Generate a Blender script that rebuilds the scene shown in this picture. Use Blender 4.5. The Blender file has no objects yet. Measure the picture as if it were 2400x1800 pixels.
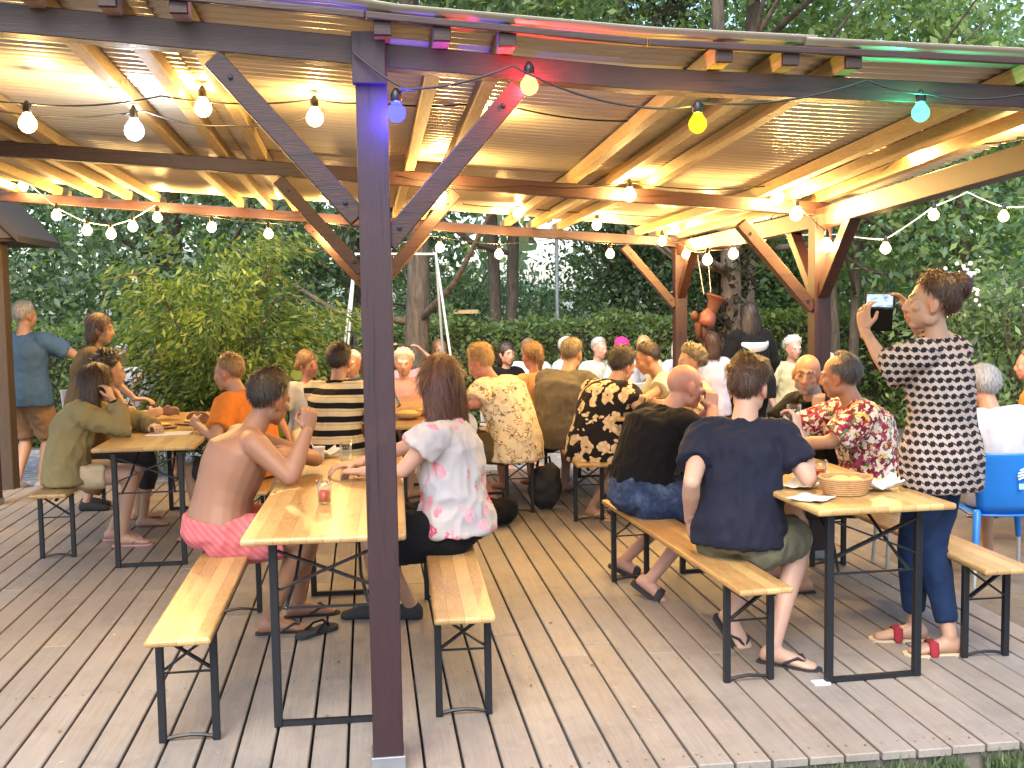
import bpy, bmesh, math, random
import numpy as np
from mathutils import Vector, Matrix, noise
random.seed(7)
SC = bpy.context.scene
COL = SC.collection
V = Vector
PI = math.pi
Z = V((0, 0, 1))

# ------------------------------------------------------------------ camera, render, world
CAM = dict(f=38.18, yaw=7.555, pitch=-4.638, roll=-0.893, h=1.768)
def make_camera():
    y, p, r = (math.radians(CAM[k]) for k in ('yaw', 'pitch', 'roll'))
    f0 = V((math.sin(y), math.cos(y), 0)); r0 = V((math.cos(y), -math.sin(y), 0))
    f = f0*math.cos(p) + Z*math.sin(p); u = Z*math.cos(p) - f0*math.sin(p)
    r1 = r0*math.cos(r) + u*math.sin(r); u1 = u*math.cos(r) - r0*math.sin(r)
    cd = bpy.data.cameras.new('camera'); cd.lens = CAM['f']; cd.sensor_width = 36; cd.clip_end = 500; cd.clip_start = .05
    co = bpy.data.objects.new('camera', cd); COL.objects.link(co)
    m = Matrix((r1, u1, -f)).transposed().to_4x4(); m.translation = V((0, 0, CAM['h']))
    co.matrix_world = m
    SC.camera = co
make_camera()
SC.render.engine = 'CYCLES'
SC.cycles.use_denoising = True
SC.cycles.max_bounces = 6; SC.cycles.diffuse_bounces = 3; SC.cycles.glossy_bounces = 3
SC.cycles.transparent_max_bounces = 8; SC.cycles.caustics_reflective = False; SC.cycles.caustics_refractive = False
SC.cycles.sample_clamp_indirect = 4
SC.view_settings.view_transform = 'Standard'; SC.view_settings.look = 'None'
SC.view_settings.gamma = 1; SC.view_settings.use_curve_mapping = False
SC.view_settings.exposure = EXPO = 1.88
SUN_EL, SUN_ROT = 50.0, 200.0
w = bpy.data.worlds.new('World'); SC.world = w; w.use_nodes = True
nt = w.node_tree; bg = nt.nodes['Background']
sky = nt.nodes.new('ShaderNodeTexSky'); sky.sky_type = 'NISHITA'; sky.sun_disc = False
sky.sun_elevation = math.radians(SUN_EL); sky.sun_rotation = math.radians(SUN_ROT); sky.dust_density = 2.0; sky.ozone_density = 1.0
nt.links.new(sky.outputs[0], bg.inputs[0]); bg.inputs[1].default_value = 0.14
sl = bpy.data.lights.new('sun', 'SUN'); sl.energy = 1.5; sl.angle = math.radians(45); sl.color = (1, .95, .88)
so = bpy.data.objects.new('sun', sl); COL.objects.link(so)
# soft light of the evening sky from behind the camera
so.rotation_euler = (math.radians(90-SUN_EL), 0, math.radians(-20))

# ------------------------------------------------------------------ node helper
class G:
    def __init__(s, name):
        s.m = bpy.data.materials.new(name); s.m.use_nodes = True; s.t = s.m.node_tree
        s.b = s.t.nodes['Principled BSDF']; s.out = s.t.nodes['Material Output']
    def n(s, typ, ins=None, **kw):
        nd = s.t.nodes.new('ShaderNode'+typ)
        for k, v in kw.items(): setattr(nd, k, v)
        for k, v in (ins or {}).items(): s.set(nd.inputs[k], v)
        return nd
    def set(s, inp, v):
        if hasattr(v, 'outputs'): v = v.outputs[0]
        if isinstance(v, bpy.types.NodeSocket): s.t.links.new(v, inp)
        elif isinstance(v, (tuple, list)) and inp.type == 'RGBA' and len(v) == 3: inp.default_value = (*v, 1)
        else: inp.default_value = v
    def P(s, **kw):
        names = dict(col='Base Color', rough='Roughness', metal='Metallic', spec='Specular IOR Level', normal='Normal', trans='Transmission Weight', alpha='Alpha', ecol='Emission Color', estr='Emission Strength', sheen='Sheen Weight', ior='IOR', coat='Coat Weight')
        for k, v in kw.items(): s.set(s.b.inputs[names[k]], v)
        return s.m
    def obj(s, scale=(1, 1, 1), rot=(0, 0, 0), src='Object'):
        tc = s.n('TexCoord'); mp = s.n('Mapping'); s.t.links.new(tc.outputs[src], mp.inputs[0])
        mp.inputs['Scale'].default_value = scale; mp.inputs['Rotation'].default_value = rot
        return mp.outputs[0]
    def noise(s, vec, scale, detail=3, rough=.55, dist=0, out=0):
        nd = s.n('TexNoise', {'Scale': scale, 'Detail': detail, 'Roughness': rough, 'Distortion': dist}); s.set(nd.inputs['Vector'], vec)
        return nd.outputs[out]
    def vor(s, vec, scale, feature='F1', out='Distance', rnd=1.0):
        nd = s.n('TexVoronoi', {'Scale': scale, 'Randomness': rnd}, feature=feature); s.set(nd.inputs['Vector'], vec)
        return nd.outputs[out]
    def ramp(s, fac, stops, interp='LINEAR'):
        nd = s.n('ValToRGB'); cr = nd.color_ramp; cr.interpolation = interp
        while len(cr.elements) < len(stops): cr.elements.new(.5)
        for e, (p, c) in zip(cr.elements, stops): e.position = p; e.color = (*c, 1) if len(c) == 3 else c
        s.set(nd.inputs[0], fac); return nd.outputs[0]
    def mix(s, fac, a, b, mode='MIX'):
        nd = s.n('MixRGB', blend_type=mode); s.set(nd.inputs[0], fac); s.set(nd.inputs[1], a); s.set(nd.inputs[2], b)
        return nd.outputs[0]
    def math(s, op, a, b=0.0, clamp=False):
        nd = s.n('Math', operation=op, use_clamp=clamp); s.set(nd.inputs[0], a); s.set(nd.inputs[1], b); return nd.outputs[0]
    def attr(s, name='Col'):
        return s.n('Attribute', attribute_name=name).outputs['Color']
    def bump(s, h, strength=.3, dist=.01):
        nd = s.n('Bump', {'Strength': strength, 'Distance': dist}); s.set(nd.inputs['Height'], h); return nd.outputs[0]
    def sep(s, vec):
        nd = s.n('SeparateXYZ'); s.set(nd.inputs[0], vec); return nd.outputs
    def comb(s, x, y, z):
        nd = s.n('CombineXYZ'); s.set(nd.inputs[0], x); s.set(nd.inputs[1], y); s.set(nd.inputs[2], z); return nd.outputs[0]

def plain(name, col, rough=.6, metal=0, var=.12, scale=12, bump=0):
    g = G(name); o = g.obj()
    nz = g.noise(o, scale, 4)
    c = g.mix(nz, tuple(max(0, x*(1-var)) for x in col), tuple(min(1, x*(1+var)) for x in col))
    g.P(col=c, rough=rough, metal=metal)
    if bump: g.P(normal=g.bump(g.noise(o, scale*4, 4), bump))
    return g.m

def wood(name, dark, light, axis=1, plank=0, rough=.45, bump=.15, knots=True, use_attr=False, gs=1.0, worn=False):
    g = G(name)
    sc = [9*gs, 9*gs, 9*gs]; sc[axis] = .9*gs
    o = g.obj(tuple(sc)); base = g.obj()
    fac = g.noise(o, 4, 6, .6, .6)
    if plank:
        xs = g.sep(base)
        idx = g.math('FLOOR', g.math('DIVIDE', xs[0], plank))
        wn = g.n('TexWhiteNoise', noise_dimensions='1D'); g.set(wn.inputs['W'], idx)
        lng = g.noise(g.comb(g.math('MULTIPLY', idx, 7.3), g.math('MULTIPLY', xs[1], 1.3), 0.0), 1.5, 2)
        fac = g.math('ADD', g.math('MULTIPLY', fac, .55), g.math('ADD', g.math('MULTIPLY', wn.outputs[0], .75), g.math('MULTIPLY', g.math('SUBTRACT', lng, .4), .9)))
    c = g.ramp(fac, [(.15, dark), (.5, tuple((a+b)/2 for a, b in zip(dark, light))), (.85, light)])
    fine = g.noise(o, 22, 3)
    c = g.mix(.35, c, g.ramp(fine, [(.3, tuple(x*.55 for x in dark)), (.7, light)]))
    if plank:
        ed = g.math('ABSOLUTE', g.math('SUBTRACT', g.math('FRACT', g.math('DIVIDE', xs[0], plank)), .5)); c = g.mix(g.math('MULTIPLY', g.math('GREATER_THAN', ed, .482), .55), c, (.06, .028, .01))
        st = g.noise(base, 2.7, 5, .7); c = g.mix(g.ramp(st, [(.56, (0, 0, 0)), (.72, (.5, .5, .5))]), c, (.20, .09, .03))
    if knots:
        k = g.vor(g.obj((2.2, .9, 2.2) if axis == 1 else (.9, 2.2, 2.2)), 3.2)
        c = g.mix(g.ramp(k, [(.02, (1, 1, 1)), (.09, (0, 0, 0))]), c, tuple(x*.35 for x in dark))
    if worn:
        s3 = [30, 30, 30]; s3[axis] = 1.2; ck = g.noise(g.obj(tuple(s3)), 1.4, 3, .6, .3); c = g.mix(g.ramp(ck, [(.36, (.85, .85, .85)), (.42, (0, 0, 0))]), c, tuple(x*.25 for x in dark))
        wp = g.noise(base, 3.2, 6, .72); c = g.mix(g.ramp(wp, [(.54, (0, 0, 0)), (.74, (.55, .55, .55))]), c, tuple(x*1.6+.005 for x in light))
    if use_attr: c = g.mix(1.0, c, g.attr(), 'MULTIPLY')
    g.P(col=c, rough=rough, normal=g.bump(fine, bump, .004))
    return g.m

M = {}
M['pine'] = wood('varnished_pine', (.22, .095, .030), (.50, .345, .14), 1, .0667, .30, .06)
M['pine_edge'] = M['pine']
M['stain'] = wood('brown_stained_timber', (.019, .0048, .0030), (.038, .0108, .0062), 0, 0, .5, .3, knots=False, worn=True)
M['stain_v'] = wood('brown_stained_post', (.017, .0046, .0072), (.030, .0088, .0125), 2, 0, .55, .3, knots=False, worn=True)
M['rafter'] = wood('raw_pine_rafter', (.26, .165, .068), (.52, .37, .175), 1, 0, .6, .2)
M['hut'] = wood('weathered_hut_boards', (.030, .018, .010), (.068, .042, .022), 2, 0, .7, .3, knots=False)
M['iron'] = plain('dark_steel_tube', (.010, .012, .016), .42, .3, .3)
M['galv'] = plain('galvanised_shoe', (.28, .29, .32), .4, .7)
g = G('deck_boards'); o = g.obj((26, 1.0, 26)); o2 = g.obj()
nz = g.noise(o, 3, 6, .6, .4); big = g.noise(o2, 1.6, 4, .6)
c = g.ramp(nz, [(.2, (.155, .130, .110)), (.8, (.240, .212, .185))]); c = g.mix(1.0, c, g.attr(), 'MULTIPLY')
c = g.mix(g.ramp(big, [(.35, (0, 0, 0)), (.75, (.55, .55, .55))]), c, (.245, .222, .198))
dirt = g.noise(o2, 4.2, 9, .72); c = g.mix(g.ramp(dirt, [(.50, (0, 0, 0)), (.66, (.32, .32, .32))]), c, (.095, .08, .066)); c = g.mix(g.ramp(g.noise(o2, 17, 4, .7), [(.6, (0, 0, 0)), (.75, (.4, .4, .4))]), c, (.33, .30, .27)); sp = g.vor(o2, 9.0); c = g.mix(g.ramp(sp, [(.03, (.8, .8, .8)), (.07, (0, 0, 0))]), c, g.mix(g.noise(o2, 3), (.08, .05, .03), (.5, .45, .38)))
xs = g.sep(o2)
gro = g.math('SINE', g.math('MULTIPLY', xs[0], 2*PI/.012))
M['deck'] = g.P(col=c, rough=.62, normal=g.bump(g.math('ADD', g.math('MULTIPLY', nz, 1.0), g.math('MULTIPLY', gro, .12)), .25, .005))
g = G('corrugated_sheet'); o = g.obj((.6, 5, 5))
c = g.ramp(g.noise(o, 2, 5), [(.25, (.50, .46, .37)), (.75, (.62, .575, .47))])
M['roof'] = g.P(col=c, rough=g.math('ADD', g.math('MULTIPLY', g.noise(g.obj(), 3), .15), .26), metal=.3)
g = G('garden_soil'); o = g.obj()
c = g.ramp(g.noise(o, 1.2, 8, .65), [(.3, (.075, .062, .045)), (.55, (.15, .125, .095)), (.8, (.20, .17, .13))])
lf = g.vor(o, 11, out='Distance'); c = g.mix(g.ramp(lf, [(.1, (.8, .8, .8)), (.2, (0, 0, 0))]), c, (.20, .12, .05))
M['soil'] = g.P(col=c, rough=.9, normal=g.bump(g.noise(o, 30, 6), .6, .02))
g = G('stone_paving'); o = g.obj()
br = g.n('TexBrick', {'Scale': 1.6, 'Mortar Size': .025, 'Color1': (.22, .22, .24), 'Color2': (.30, .30, .31), 'Mortar': (.5, .5, .48)}); g.set(br.inputs['Vector'], o)
M['paving'] = g.P(col=g.mix(.3, br.outputs[0], g.noise(o, 9, 5, out=1), 'MULTIPLY'), rough=.7)

def cloth(name, col, pattern=None, rough=.85, var=.15):
    g = G(name); o = g.obj(); c = None
    if pattern: c = pattern(g, o)
    nz = g.noise(o, 14, 4)
    if c is None: c = g.mix(nz, tuple(x*(1-var) for x in col), tuple(min(1, x*(1+var)) for x in col))
    wv = g.noise(o, 9, 3, .5, .8); fine = g.noise(o, 260, 1)
    g.P(col=c, rough=rough, spec=.12, sheen=.02, normal=g.bump(g.math('ADD', wv, g.math('MULTIPLY', fine, .06)), .35, .02))
    return g.m
def pat_stripes(g, o):
    xs = g.sep(o)
    t = g.math('ADD', g.math('MULTIPLY', xs[2], 1/.105), g.math('MULTIPLY', g.noise(o, 3, 1), .35))
    t = g.math('FRACT', g.math('ADD', t, 10.08))
    return g.ramp(t, [(0, (.012, .011, .012)), (.42, (.62, .52, .30)), (.78, (.45, .33, .19)), (.84, (.62, .52, .30)), (.98, (.012, .011, .012))], 'CONSTANT')
def pat_hound(g, o):
    xs = g.sep(o); k = 1/.037
    u = g.math('ADD', g.math('MULTIPLY', g.math('ADD', g.math('MULTIPLY', xs[0], .86), g.math('MULTIPLY', xs[1], -.5)), k), 40.0)
    v = g.math('ADD', g.math('MULTIPLY', xs[2], k), 40.0)
    nzz = g.noise(o, 5, 2); u = g.math('ADD', u, g.math('ADD', g.math('MULTIPLY', v, .28), g.math('MULTIPLY', nzz, .5))); v = g.math('ADD', v, g.math('MULTIPLY', g.noise(o, 6.3, 2), .6))
    def tri(a): return g.math('ABSOLUTE', g.math('SUBTRACT', g.math('FRACT', a), .5))
    d1 = g.math('MAXIMUM', tri(u), g.math('MULTIPLY', tri(v), .8))           # dark tooth
    diag = tri(g.math('ADD', u, v))
    spot = g.math('LESS_THAN', g.math('ADD', g.math('POWER', tri(u), 2.0), g.math('POWER', tri(v), 2.0)), .10)
    bar = g.math('MULTIPLY', g.math('LESS_THAN', diag, .12), g.math('LESS_THAN', tri(g.math('ADD', u, .5)), .36))
    f = g.math('MAXIMUM', spot, bar)
    return g.mix(f, (.30, .25, .23), (.010, .0095, .012))
def pat_flower_dark(g, o):
    d = g.mix(.12, o, g.noise(o, 7, 2, out=1), 'ADD')
    a = g.vor(d, 9.5); b = g.vor(d, 24)
    pet = g.math('LESS_THAN', g.math('ADD', a, g.math('MULTIPLY', b, .38)), .66)
    cen = g.math('LESS_THAN', a, .10)
    c = g.mix(pet, (.014, .012, .012), g.ramp(b, [(.1, (.66, .55, .36)), (.6, (.50, .36, .2))]))
    return g.mix(cen, c, (.10, .05, .03))
def pat_maroon(g, o):
    c = g.ramp(g.n('TexWhiteNoise', {'Vector': g.vor(g.mix(.05, o, g.noise(o, 25, 2, out=1), 'ADD'), 38, out='Position')}).outputs[0],
        [(0, (.16, .02, .045)), (.3, (.34, .07, .11)), (.45, (.72, .64, .5)), (.62, (.12, .16, .09)), (.72, (.62, .45, .12)), (.82, (.28, .04, .07)), (.92, (.75, .7, .62))], 'CONSTANT')
    return g.mix(g.math('GREATER_THAN', g.noise(o, 34, 2), .60), c, (.62, .54, .42))
def pat_white_red(g, o):
    d = g.mix(.10, o, g.noise(o, 9, 2, out=1), 'ADD')
    a = g.vor(d, 8.5); b = g.vor(d, 44); big = g.noise(o, 5, 2)
    f = g.math('MULTIPLY', g.math('LESS_THAN', a, .36), g.math('GREATER_THAN', b, .42))
    c = g.mix(g.ramp(big, [(.5, (0, 0, 0)), (.68, (.55, .55, .55))]), (.38, .37, .37), (.24, .25, .29))
    return g.mix(f, c, g.ramp(big, [(.4, (.42, .08, .13)), (.6, (.62, .30, .34))]))
def pat_waves(g, o):
    d = g.mix(.15, o, g.noise(o, 6, 2, out=1), 'ADD'); m = g.n('Mapping', {'Vector': d}); m.inputs['Scale'].default_value = (1, 1, 2.6)
    a = g.vor(m.outputs[0], 26, 'DISTANCE_TO_EDGE')
    return g.mix(g.math('MULTIPLY', g.math('LESS_THAN', a, .085), g.math('GREATER_THAN', g.noise(o, 17, 2), .52)), g.ramp(g.noise(o, 6), [(.3, (.66, .54, .33)), (.7, (.74, .63, .42))]), (.20, .13, .06))
def pat_denim(g, o):
    return g.ramp(g.noise(o, 10, 5, .65), [(.32, (.010, .018, .048)), (.52, (.028, .048, .105)), (.72, (.10, .14, .23))])
def pat_seer(g, o):
    xs = g.sep(o); t = g.math('SINE', g.math('MULTIPLY', g.math('ADD', xs[0], xs[2]), 150))
    return g.mix(g.math('GREATER_THAN', t, .1), (.44, .105, .115), (.47, .14, .15))
CL = {
 'orange': cloth('orange_cotton', (.50, .15, .025)), 'olive': cloth('olive_sweatshirt', (.22, .18, .085)), 'cream': cloth('cream_cotton', (.50, .40, .26)),
 'brown': cloth('brown_cotton', (.12, .072, .03)), 'blue': cloth('blue_cotton', (.05, .10, .19)), 'tan': cloth('tan_cotton', (.26, .16, .09)),
 'stripe': cloth('black_cream_stripe', (0, 0, 0), pat_stripes), 'wave': cloth('cream_wave_print', (0, 0, 0), pat_waves), 'peach': cloth('peach_cotton', (.50, .27, .13)),
 'grey': cloth('grey_olive_cotton', (.10, .088, .07)), 'fdark': cloth('black_cream_flower_print', (0, 0, 0), pat_flower_dark), 'pale': cloth('pale_green_cotton', (.40, .43, .35)),
 'black': cloth('black_cotton', (.006, .006, .007)), 'denim': cloth('blue_denim', (0, 0, 0), pat_denim), 'navy': cloth('navy_cotton', (.012, .014, .027)),
 'sage': cloth('sage_green_cotton', (.13, .125, .085)), 'maroon': cloth('maroon_flower_print', (0, 0, 0), pat_maroon), 'hound': cloth('black_beige_houndstooth', (0, 0, 0), pat_hound),
 'white': cloth('white_cotton', (.38, .39, .42), var=.04), 'wflower': cloth('white_red_flower_print', (0, 0, 0), pat_white_red), 'pink': cloth('pink_seersucker', (0, 0, 0), pat_seer),
 'rose': cloth('rose_cotton', (.42, .24, .24)), 'magenta': cloth('magenta_cotton', (.70, .03, .18)), 'yellowish': cloth('pale_yellow_cotton', (.44, .38, .22)), 'jeansdark': cloth('dark_blue_denim', (.010, .022, .06), var=.5),
 'char': cloth('charcoal_cotton', (.03, .03, .032)), 'lilac': cloth('pale_lilac_cotton', (.42, .39, .45), var=.05), 'umber': cloth('umber_cotton', (.10, .07, .035)),
}
def hairmat(name, dark, light, rough=.45):
    g = G(name); o = g.obj((60, 60, 9))
    c = g.ramp(g.noise(o, 1.5, 4), [(.3, dark), (.7, light)])
    return g.P(col=c, rough=rough, normal=g.bump(g.noise(o, 4, 3), .5, .006))
CL['wine'] = cloth('dark_red_leather', (.22, .02, .03)); HM = {'brown': hairmat('brown_hair', (.022, .010, .005), (.085, .038, .018)), 'dark': hairmat('dark_hair', (.008, .005, .004), (.035, .02, .012)), 'auburn': hairmat('auburn_hair', (.035, .012, .006), (.13, .05, .022)),
 'blond': hairmat('blond_hair', (.24, .13, .04), (.52, .33, .13)), 'grey': hairmat('grey_hair', (.16, .16, .16), (.42, .42, .42)), 'white': hairmat('white_hair', (.34, .32, .27), (.52, .50, .44)),
 'ash': hairmat('ash_hair', (.06, .045, .025), (.20, .15, .085)), 'light': hairmat('light_brown_hair', (.10, .05, .02), (.28, .16, .07)), 'greydark': hairmat('dark_grey_hair', (.035, .033, .032), (.12, .11, .10))}
g = G('skin'); o = g.obj(); a = g.attr()
c = g.mix(g.ramp(g.noise(o, 22, 4), [(.3, (0, 0, 0)), (.75, (.22, .22, .22))]), a, g.mix(1, a, (.95, .78, .72), 'MULTIPLY'))
M['skin'] = g.P(col=c, rough=.5, spec=.35, normal=g.bump(g.noise(o, 180, 2), .08, .003))
g.b.inputs['Subsurface Weight'].default_value = .06; g.b.inputs['Subsurface Radius'].default_value = (.012, .005, .003)

# ------------------------------------------------------------------ mesh builder
class MB:
    def __init__(s): s.v = []; s.f = []; s.c = None
    def add(s, vs, fs):
        k = len(s.v); s.v += [tuple(x) for x in vs]; s.f += [tuple(i+k for i in f) for f in fs]; return s
    def box(s, c, d, m=None):
        x, y, z = (q/2 for q in d); c = V(c)
        vs = [V((a*x, b*y, e*z)) for e in (-1, 1) for b in (-1, 1) for a in (-1, 1)]
        if m is not None: vs = [m @ q for q in vs]
        return s.add([c+q for q in vs], [(0, 2, 3, 1), (4, 5, 7, 6), (0, 1, 5, 4), (2, 6, 7, 3), (0, 4, 6, 2), (1, 3, 7, 5)])
    def bar(s, a, b, wd, ht, up=Z):
        a, b = V(a), V(b); d = (b-a).normalized(); r = d.cross(V(up)).normalized(); u = r.cross(d)
        vs = []
        for p in (a, b): vs += [p-r*wd/2-u*ht/2, p+r*wd/2-u*ht/2, p+r*wd/2+u*ht/2, p-r*wd/2+u*ht/2]
        return s.add(vs, [(0, 3, 2, 1), (4, 5, 6, 7), (0, 1, 5, 4), (1, 2, 6, 5), (2, 3, 7, 6), (3, 0, 4, 7)])
    def loft(s, rings, n=16, cap=True):
        """rings: (center, U, W) with U,W half-axis vectors"""
        k = len(s.v); vs = []
        for c, U, W in rings:
            for i in range(n):
                a = 2*PI*i/n; vs.append(c+U*math.cos(a)+W*math.sin(a))
        fs = []; R = len(rings)
        for j in range(R-1):
            for i in range(n):
                p = j*n+i; q = j*n+(i+1) % n; fs.append((p, q, q+n, p+n))
        if cap:
            vs.append(rings[0][0]); vs.append(rings[-1][0]); a, b = len(vs)-2, len(vs)-1
            for i in range(n):
                fs.append((a, (i+1) % n, i)); fs.append((b, (R-1)*n+i, (R-1)*n+(i+1) % n))
        return s.add(vs, fs)
    def tube(s, pts, rad, n=12, up=None, flat=1.0, round_=True):
        pts = [V(p) for p in pts]
        if not isinstance(rad, (list, tuple)): rad = [rad]*len(pts)
        d0 = (pts[1]-pts[0]).normalized()
        u = V(up) if up is not None else (V((1, 0, 0)) if abs(d0.x) < .8 else V((0, 1, 0)))
        rings = []
        for i, p in enumerate(pts):
            d = ((pts[min(i+1, len(pts)-1)]-pts[max(i-1, 0)])).normalized()
            u = (u-d*u.dot(d)).normalized(); wv = d.cross(u)
            r = rad[i]
            if i == 0 and round_:
                rings.append((p-d*r*.85, u*r*.45, wv*r*.45*flat)); rings.append((p-d*r*.5, u*r*.83, wv*r*.83*flat))
            rings.append((p, u*r, wv*r*flat))
            if i == len(pts)-1 and round_:
                rings.append((p+d*r*.5, u*r*.83, wv*r*.83*flat)); rings.append((p+d*r*.85, u*r*.45, wv*r*.45*flat))
        return s.loft(rings, n)
    def ell(s, c, r, m=None, n=14):
        c = V(c); rings = []
        for j in range(1, n):
            t = PI*j/n; z = -math.cos(t); q = math.sin(t)
            U, W, C = V((r[0]*q, 0, 0)), V((0, r[1]*q, 0)), V((0, 0, r[2]*z))
            if m is not None: U, W, C = m @ U, m @ W, m @ C
            rings.append((c+C, U, W))
        return s.loft(rings, max(10, n))
    def lathe(s, c, prof, n=24, m=None):
        rings = []
        for r, z in prof:
            U, W, C = V((r, 0, 0)), V((0, r, 0)), V((0, 0, z))
            if m is not None: U, W, C = m @ U, m @ W, m @ C
            rings.append((V(c)+C, U, W))
        return s.loft(rings, n)
    def build(s, name, m=None, parent=None, smooth=False, bevel=0, loc=None):
        me = bpy.data.meshes.new(name); me.from_pydata(s.v, [], s.f)
        if bevel:
            bm = bmesh.new(); bm.from_mesh(me)
            es = [e for e in bm.edges if len(e.link_faces) == 2 and e.calc_face_angle(0) > .5]
            bmesh.ops.bevel(bm, geom=es, offset=bevel, segments=2, affect='EDGES', profile=.5); bm.to_mesh(me); bm.free()
        return mk(name, me, m, parent, smooth, loc)
def mk(name, me, m=None, parent=None, smooth=False, loc=None):
    if m is not None: me.materials.append(m)
    if smooth: me.shade_smooth()
    o = bpy.data.objects.new(name, me); COL.objects.link(o)
    if parent is not None: o.parent = parent
    if loc is not None: o.location = loc
    return o
def tag(o, label=None, cat=None, group=None, kind=None):
    if label: o['label'] = label
    if cat: o['category'] = cat
    if group: o['group'] = group
    if kind: o['kind'] = kind
    return o
def empty(name, loc, label, cat, group=None, rz=0):
    o = bpy.data.objects.new(name, None); COL.objects.link(o); o.location = loc; o.rotation_euler = (0, 0, rz); o.empty_display_size = .1
    return tag(o, label, cat, group)
def copy_tree(o, parent=None):
    c = o.copy(); COL.objects.link(c)
    if parent is not None: c.parent = parent
    for ch in list(o.children): copy_tree(ch, c)
    return c
def remesh(mb, vox, smooth=4, fac=.5):
    me = bpy.data.meshes.new('tmp'); me.from_pydata(mb.v, [], mb.f)
    ob = bpy.data.objects.new('tmp', me); COL.objects.link(ob)
    r = ob.modifiers.new('r', 'REMESH'); r.mode = 'VOXEL'; r.voxel_size = vox
    if smooth:
        q = ob.modifiers.new('s', 'SMOOTH'); q.factor = fac; q.iterations = smooth
    dg = bpy.context.evaluated_depsgraph_get()
    m2 = bpy.data.meshes.new_from_object(ob.evaluated_get(dg))
    bpy.data.objects.remove(ob); bpy.data.meshes.remove(me)
    n = len(m2.vertices); co = np.empty(n*3, np.float32); m2.vertices.foreach_get('co', co)
    nl = len(m2.loops); li = np.empty(nl, np.int32); m2.loops.foreach_get('vertex_index', li)
    ls = np.empty(len(m2.polygons), np.int32); m2.polygons.foreach_get('loop_total', ls)
    no = np.empty(n*3, np.float32); m2.vertices.foreach_get('normal', no)
    bpy.data.meshes.remove(m2)
    return co.reshape(-1, 3), li, ls, no.reshape(-1, 3)
def from_arrays(name, co, li, ls, col=None):
    me = bpy.data.meshes.new(name); me.vertices.add(len(co)); me.vertices.foreach_set('co', co.astype(np.float32).ravel())
    me.loops.add(len(li)); me.loops.foreach_set('vertex_index', li.astype(np.int32))
    me.polygons.add(len(ls)); st = np.concatenate([[0], np.cumsum(ls)[:-1]]).astype(np.int32); me.polygons.foreach_set('loop_start', st)
    me.update(calc_edges=True)
    if col is not None:
        at = me.color_attributes.new('Col', 'FLOAT_COLOR', 'POINT'); c4 = np.ones((len(co), 4), np.float32); c4[:, :3] = col; at.data.foreach_set('color', c4.ravel())
    return me
# ------------------------------------------------------------------ people
def ik(a, c, l1, l2, hint):
    d = c-a; L = d.length
    if L > (l1+l2)*.995: d = d*((l1+l2)*.995/L); L = d.length; c = a+d
    x = (l1*l1-l2*l2+L*L)/(2*L); h = math.sqrt(max(0, l1*l1-x*x)); n = d.normalized()
    hv = V(hint); hv = (hv-n*hv.dot(n)).normalized()
    return a+n*x+hv*h, c
def hand_shape(mb, wr, d, nrm, side, curl, s, simple=False, spread=1.0):
    d = V(d).normalized(); nrm = V(nrm); nrm = (nrm-d*nrm.dot(d)).normalized()
    t = d.cross(nrm) if side > 0 else nrm.cross(d)          # towards the thumb
    k = s*1.0
    # palm
    mb.loft([(wr+d*a*k, t*b*k, nrm*c*k) for a, b, c in ((-.035, .024, .019), (-.01, .026, .018), (.02, .036, .017), (.05, .042, .016), (.082, .042, .014), (.094, .036, .010))], 14)
    for i, (off, ln, r) in enumerate(((.030, .072, .0088), (.0105, .081, .0092), (-.0095, .075, .0088), (-.029, .059, .0078))):
        b = wr+d*.084*k+t*off*k; dv = (d+t*(off*1.6)*spread).normalized(); pts = [b-d*.015*k, b]; q = b; ang = 0
        c0 = curl*(1+.06*i)
        for seg, w in ((.45, 55), (.32, 75), (.25, 45)):
            ang += math.radians(w*c0); e = dv*math.cos(ang)+nrm*math.sin(ang); q = q+e*ln*k*seg; pts.append(q.copy())
        mb.tube(pts, [r*k*1.05, r*k*1.05, r*k, r*k*.92, r*k*.8], 8)
    b = wr+d*.025*k+t*.030*k
    dv = (d*.75+t*.75+nrm*(.25+.5*curl)).normalized(); p1 = b+dv*.040*k; dv2 = (d*1.0+t*(.35-.7*curl)+nrm*(.2+.6*curl)).normalized(); p2 = p1+dv2*.034*k
    mb.tube([b-dv*.01*k, b, p1, p2], [.014*k, .013*k, .0105*k, .0085*k], 8)
def skull_local():
    mb = MB()
    mb.ell((0, -.014, .028), (.076, .096, .088), n=18)
    mb.ell((0, .028, -.035), (.060, .064, .078), n=14)
    mb.ell((0, .060, -.094), (.027, .024, .022), n=10)
    for sg in (-1, 1):
        mb.ell((sg*.046, .004, -.062), (.019, .038, .034), n=10)
        mb.ell((sg*.042, .060, -.020), (.021, .024, .022), n=10)
        mb.ell((sg*.078, -.006, -.008), (.010, .022, .034), Matrix.Rotation(sg*.35, 3, 'Z'), n=10)
        mb.ell((sg*.078, .000, -.034), (.008, .011, .013), n=8)
        mb.ell((sg*.013, .094, -.034), (.009, .011, .008), n=8)
        mb.ell((sg*.030, .078, .008), (.016, .011, .010), n=8)
    mb.tube([(0, .086, .018), (0, .098, -.006), (0, .107, -.030)], [.009, .0105, .0125], 10)
    mb.tube([(-.046, .066, .024), (-.018, .085, .027), (.018, .085, .027), (.046, .066, .024)], .0095, 8)
    mb.tube([(-.024, .080, -.060), (0, .091, -.058), (.024, .080, -.060)], [.005, .008, .005], 8)
    mb.tube([(-.022, .078, -.072), (0, .088, -.074), (.022, .078, -.072)], [.005, .0085, .005], 8)
    return mb
SKULL = skull_local()
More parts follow.
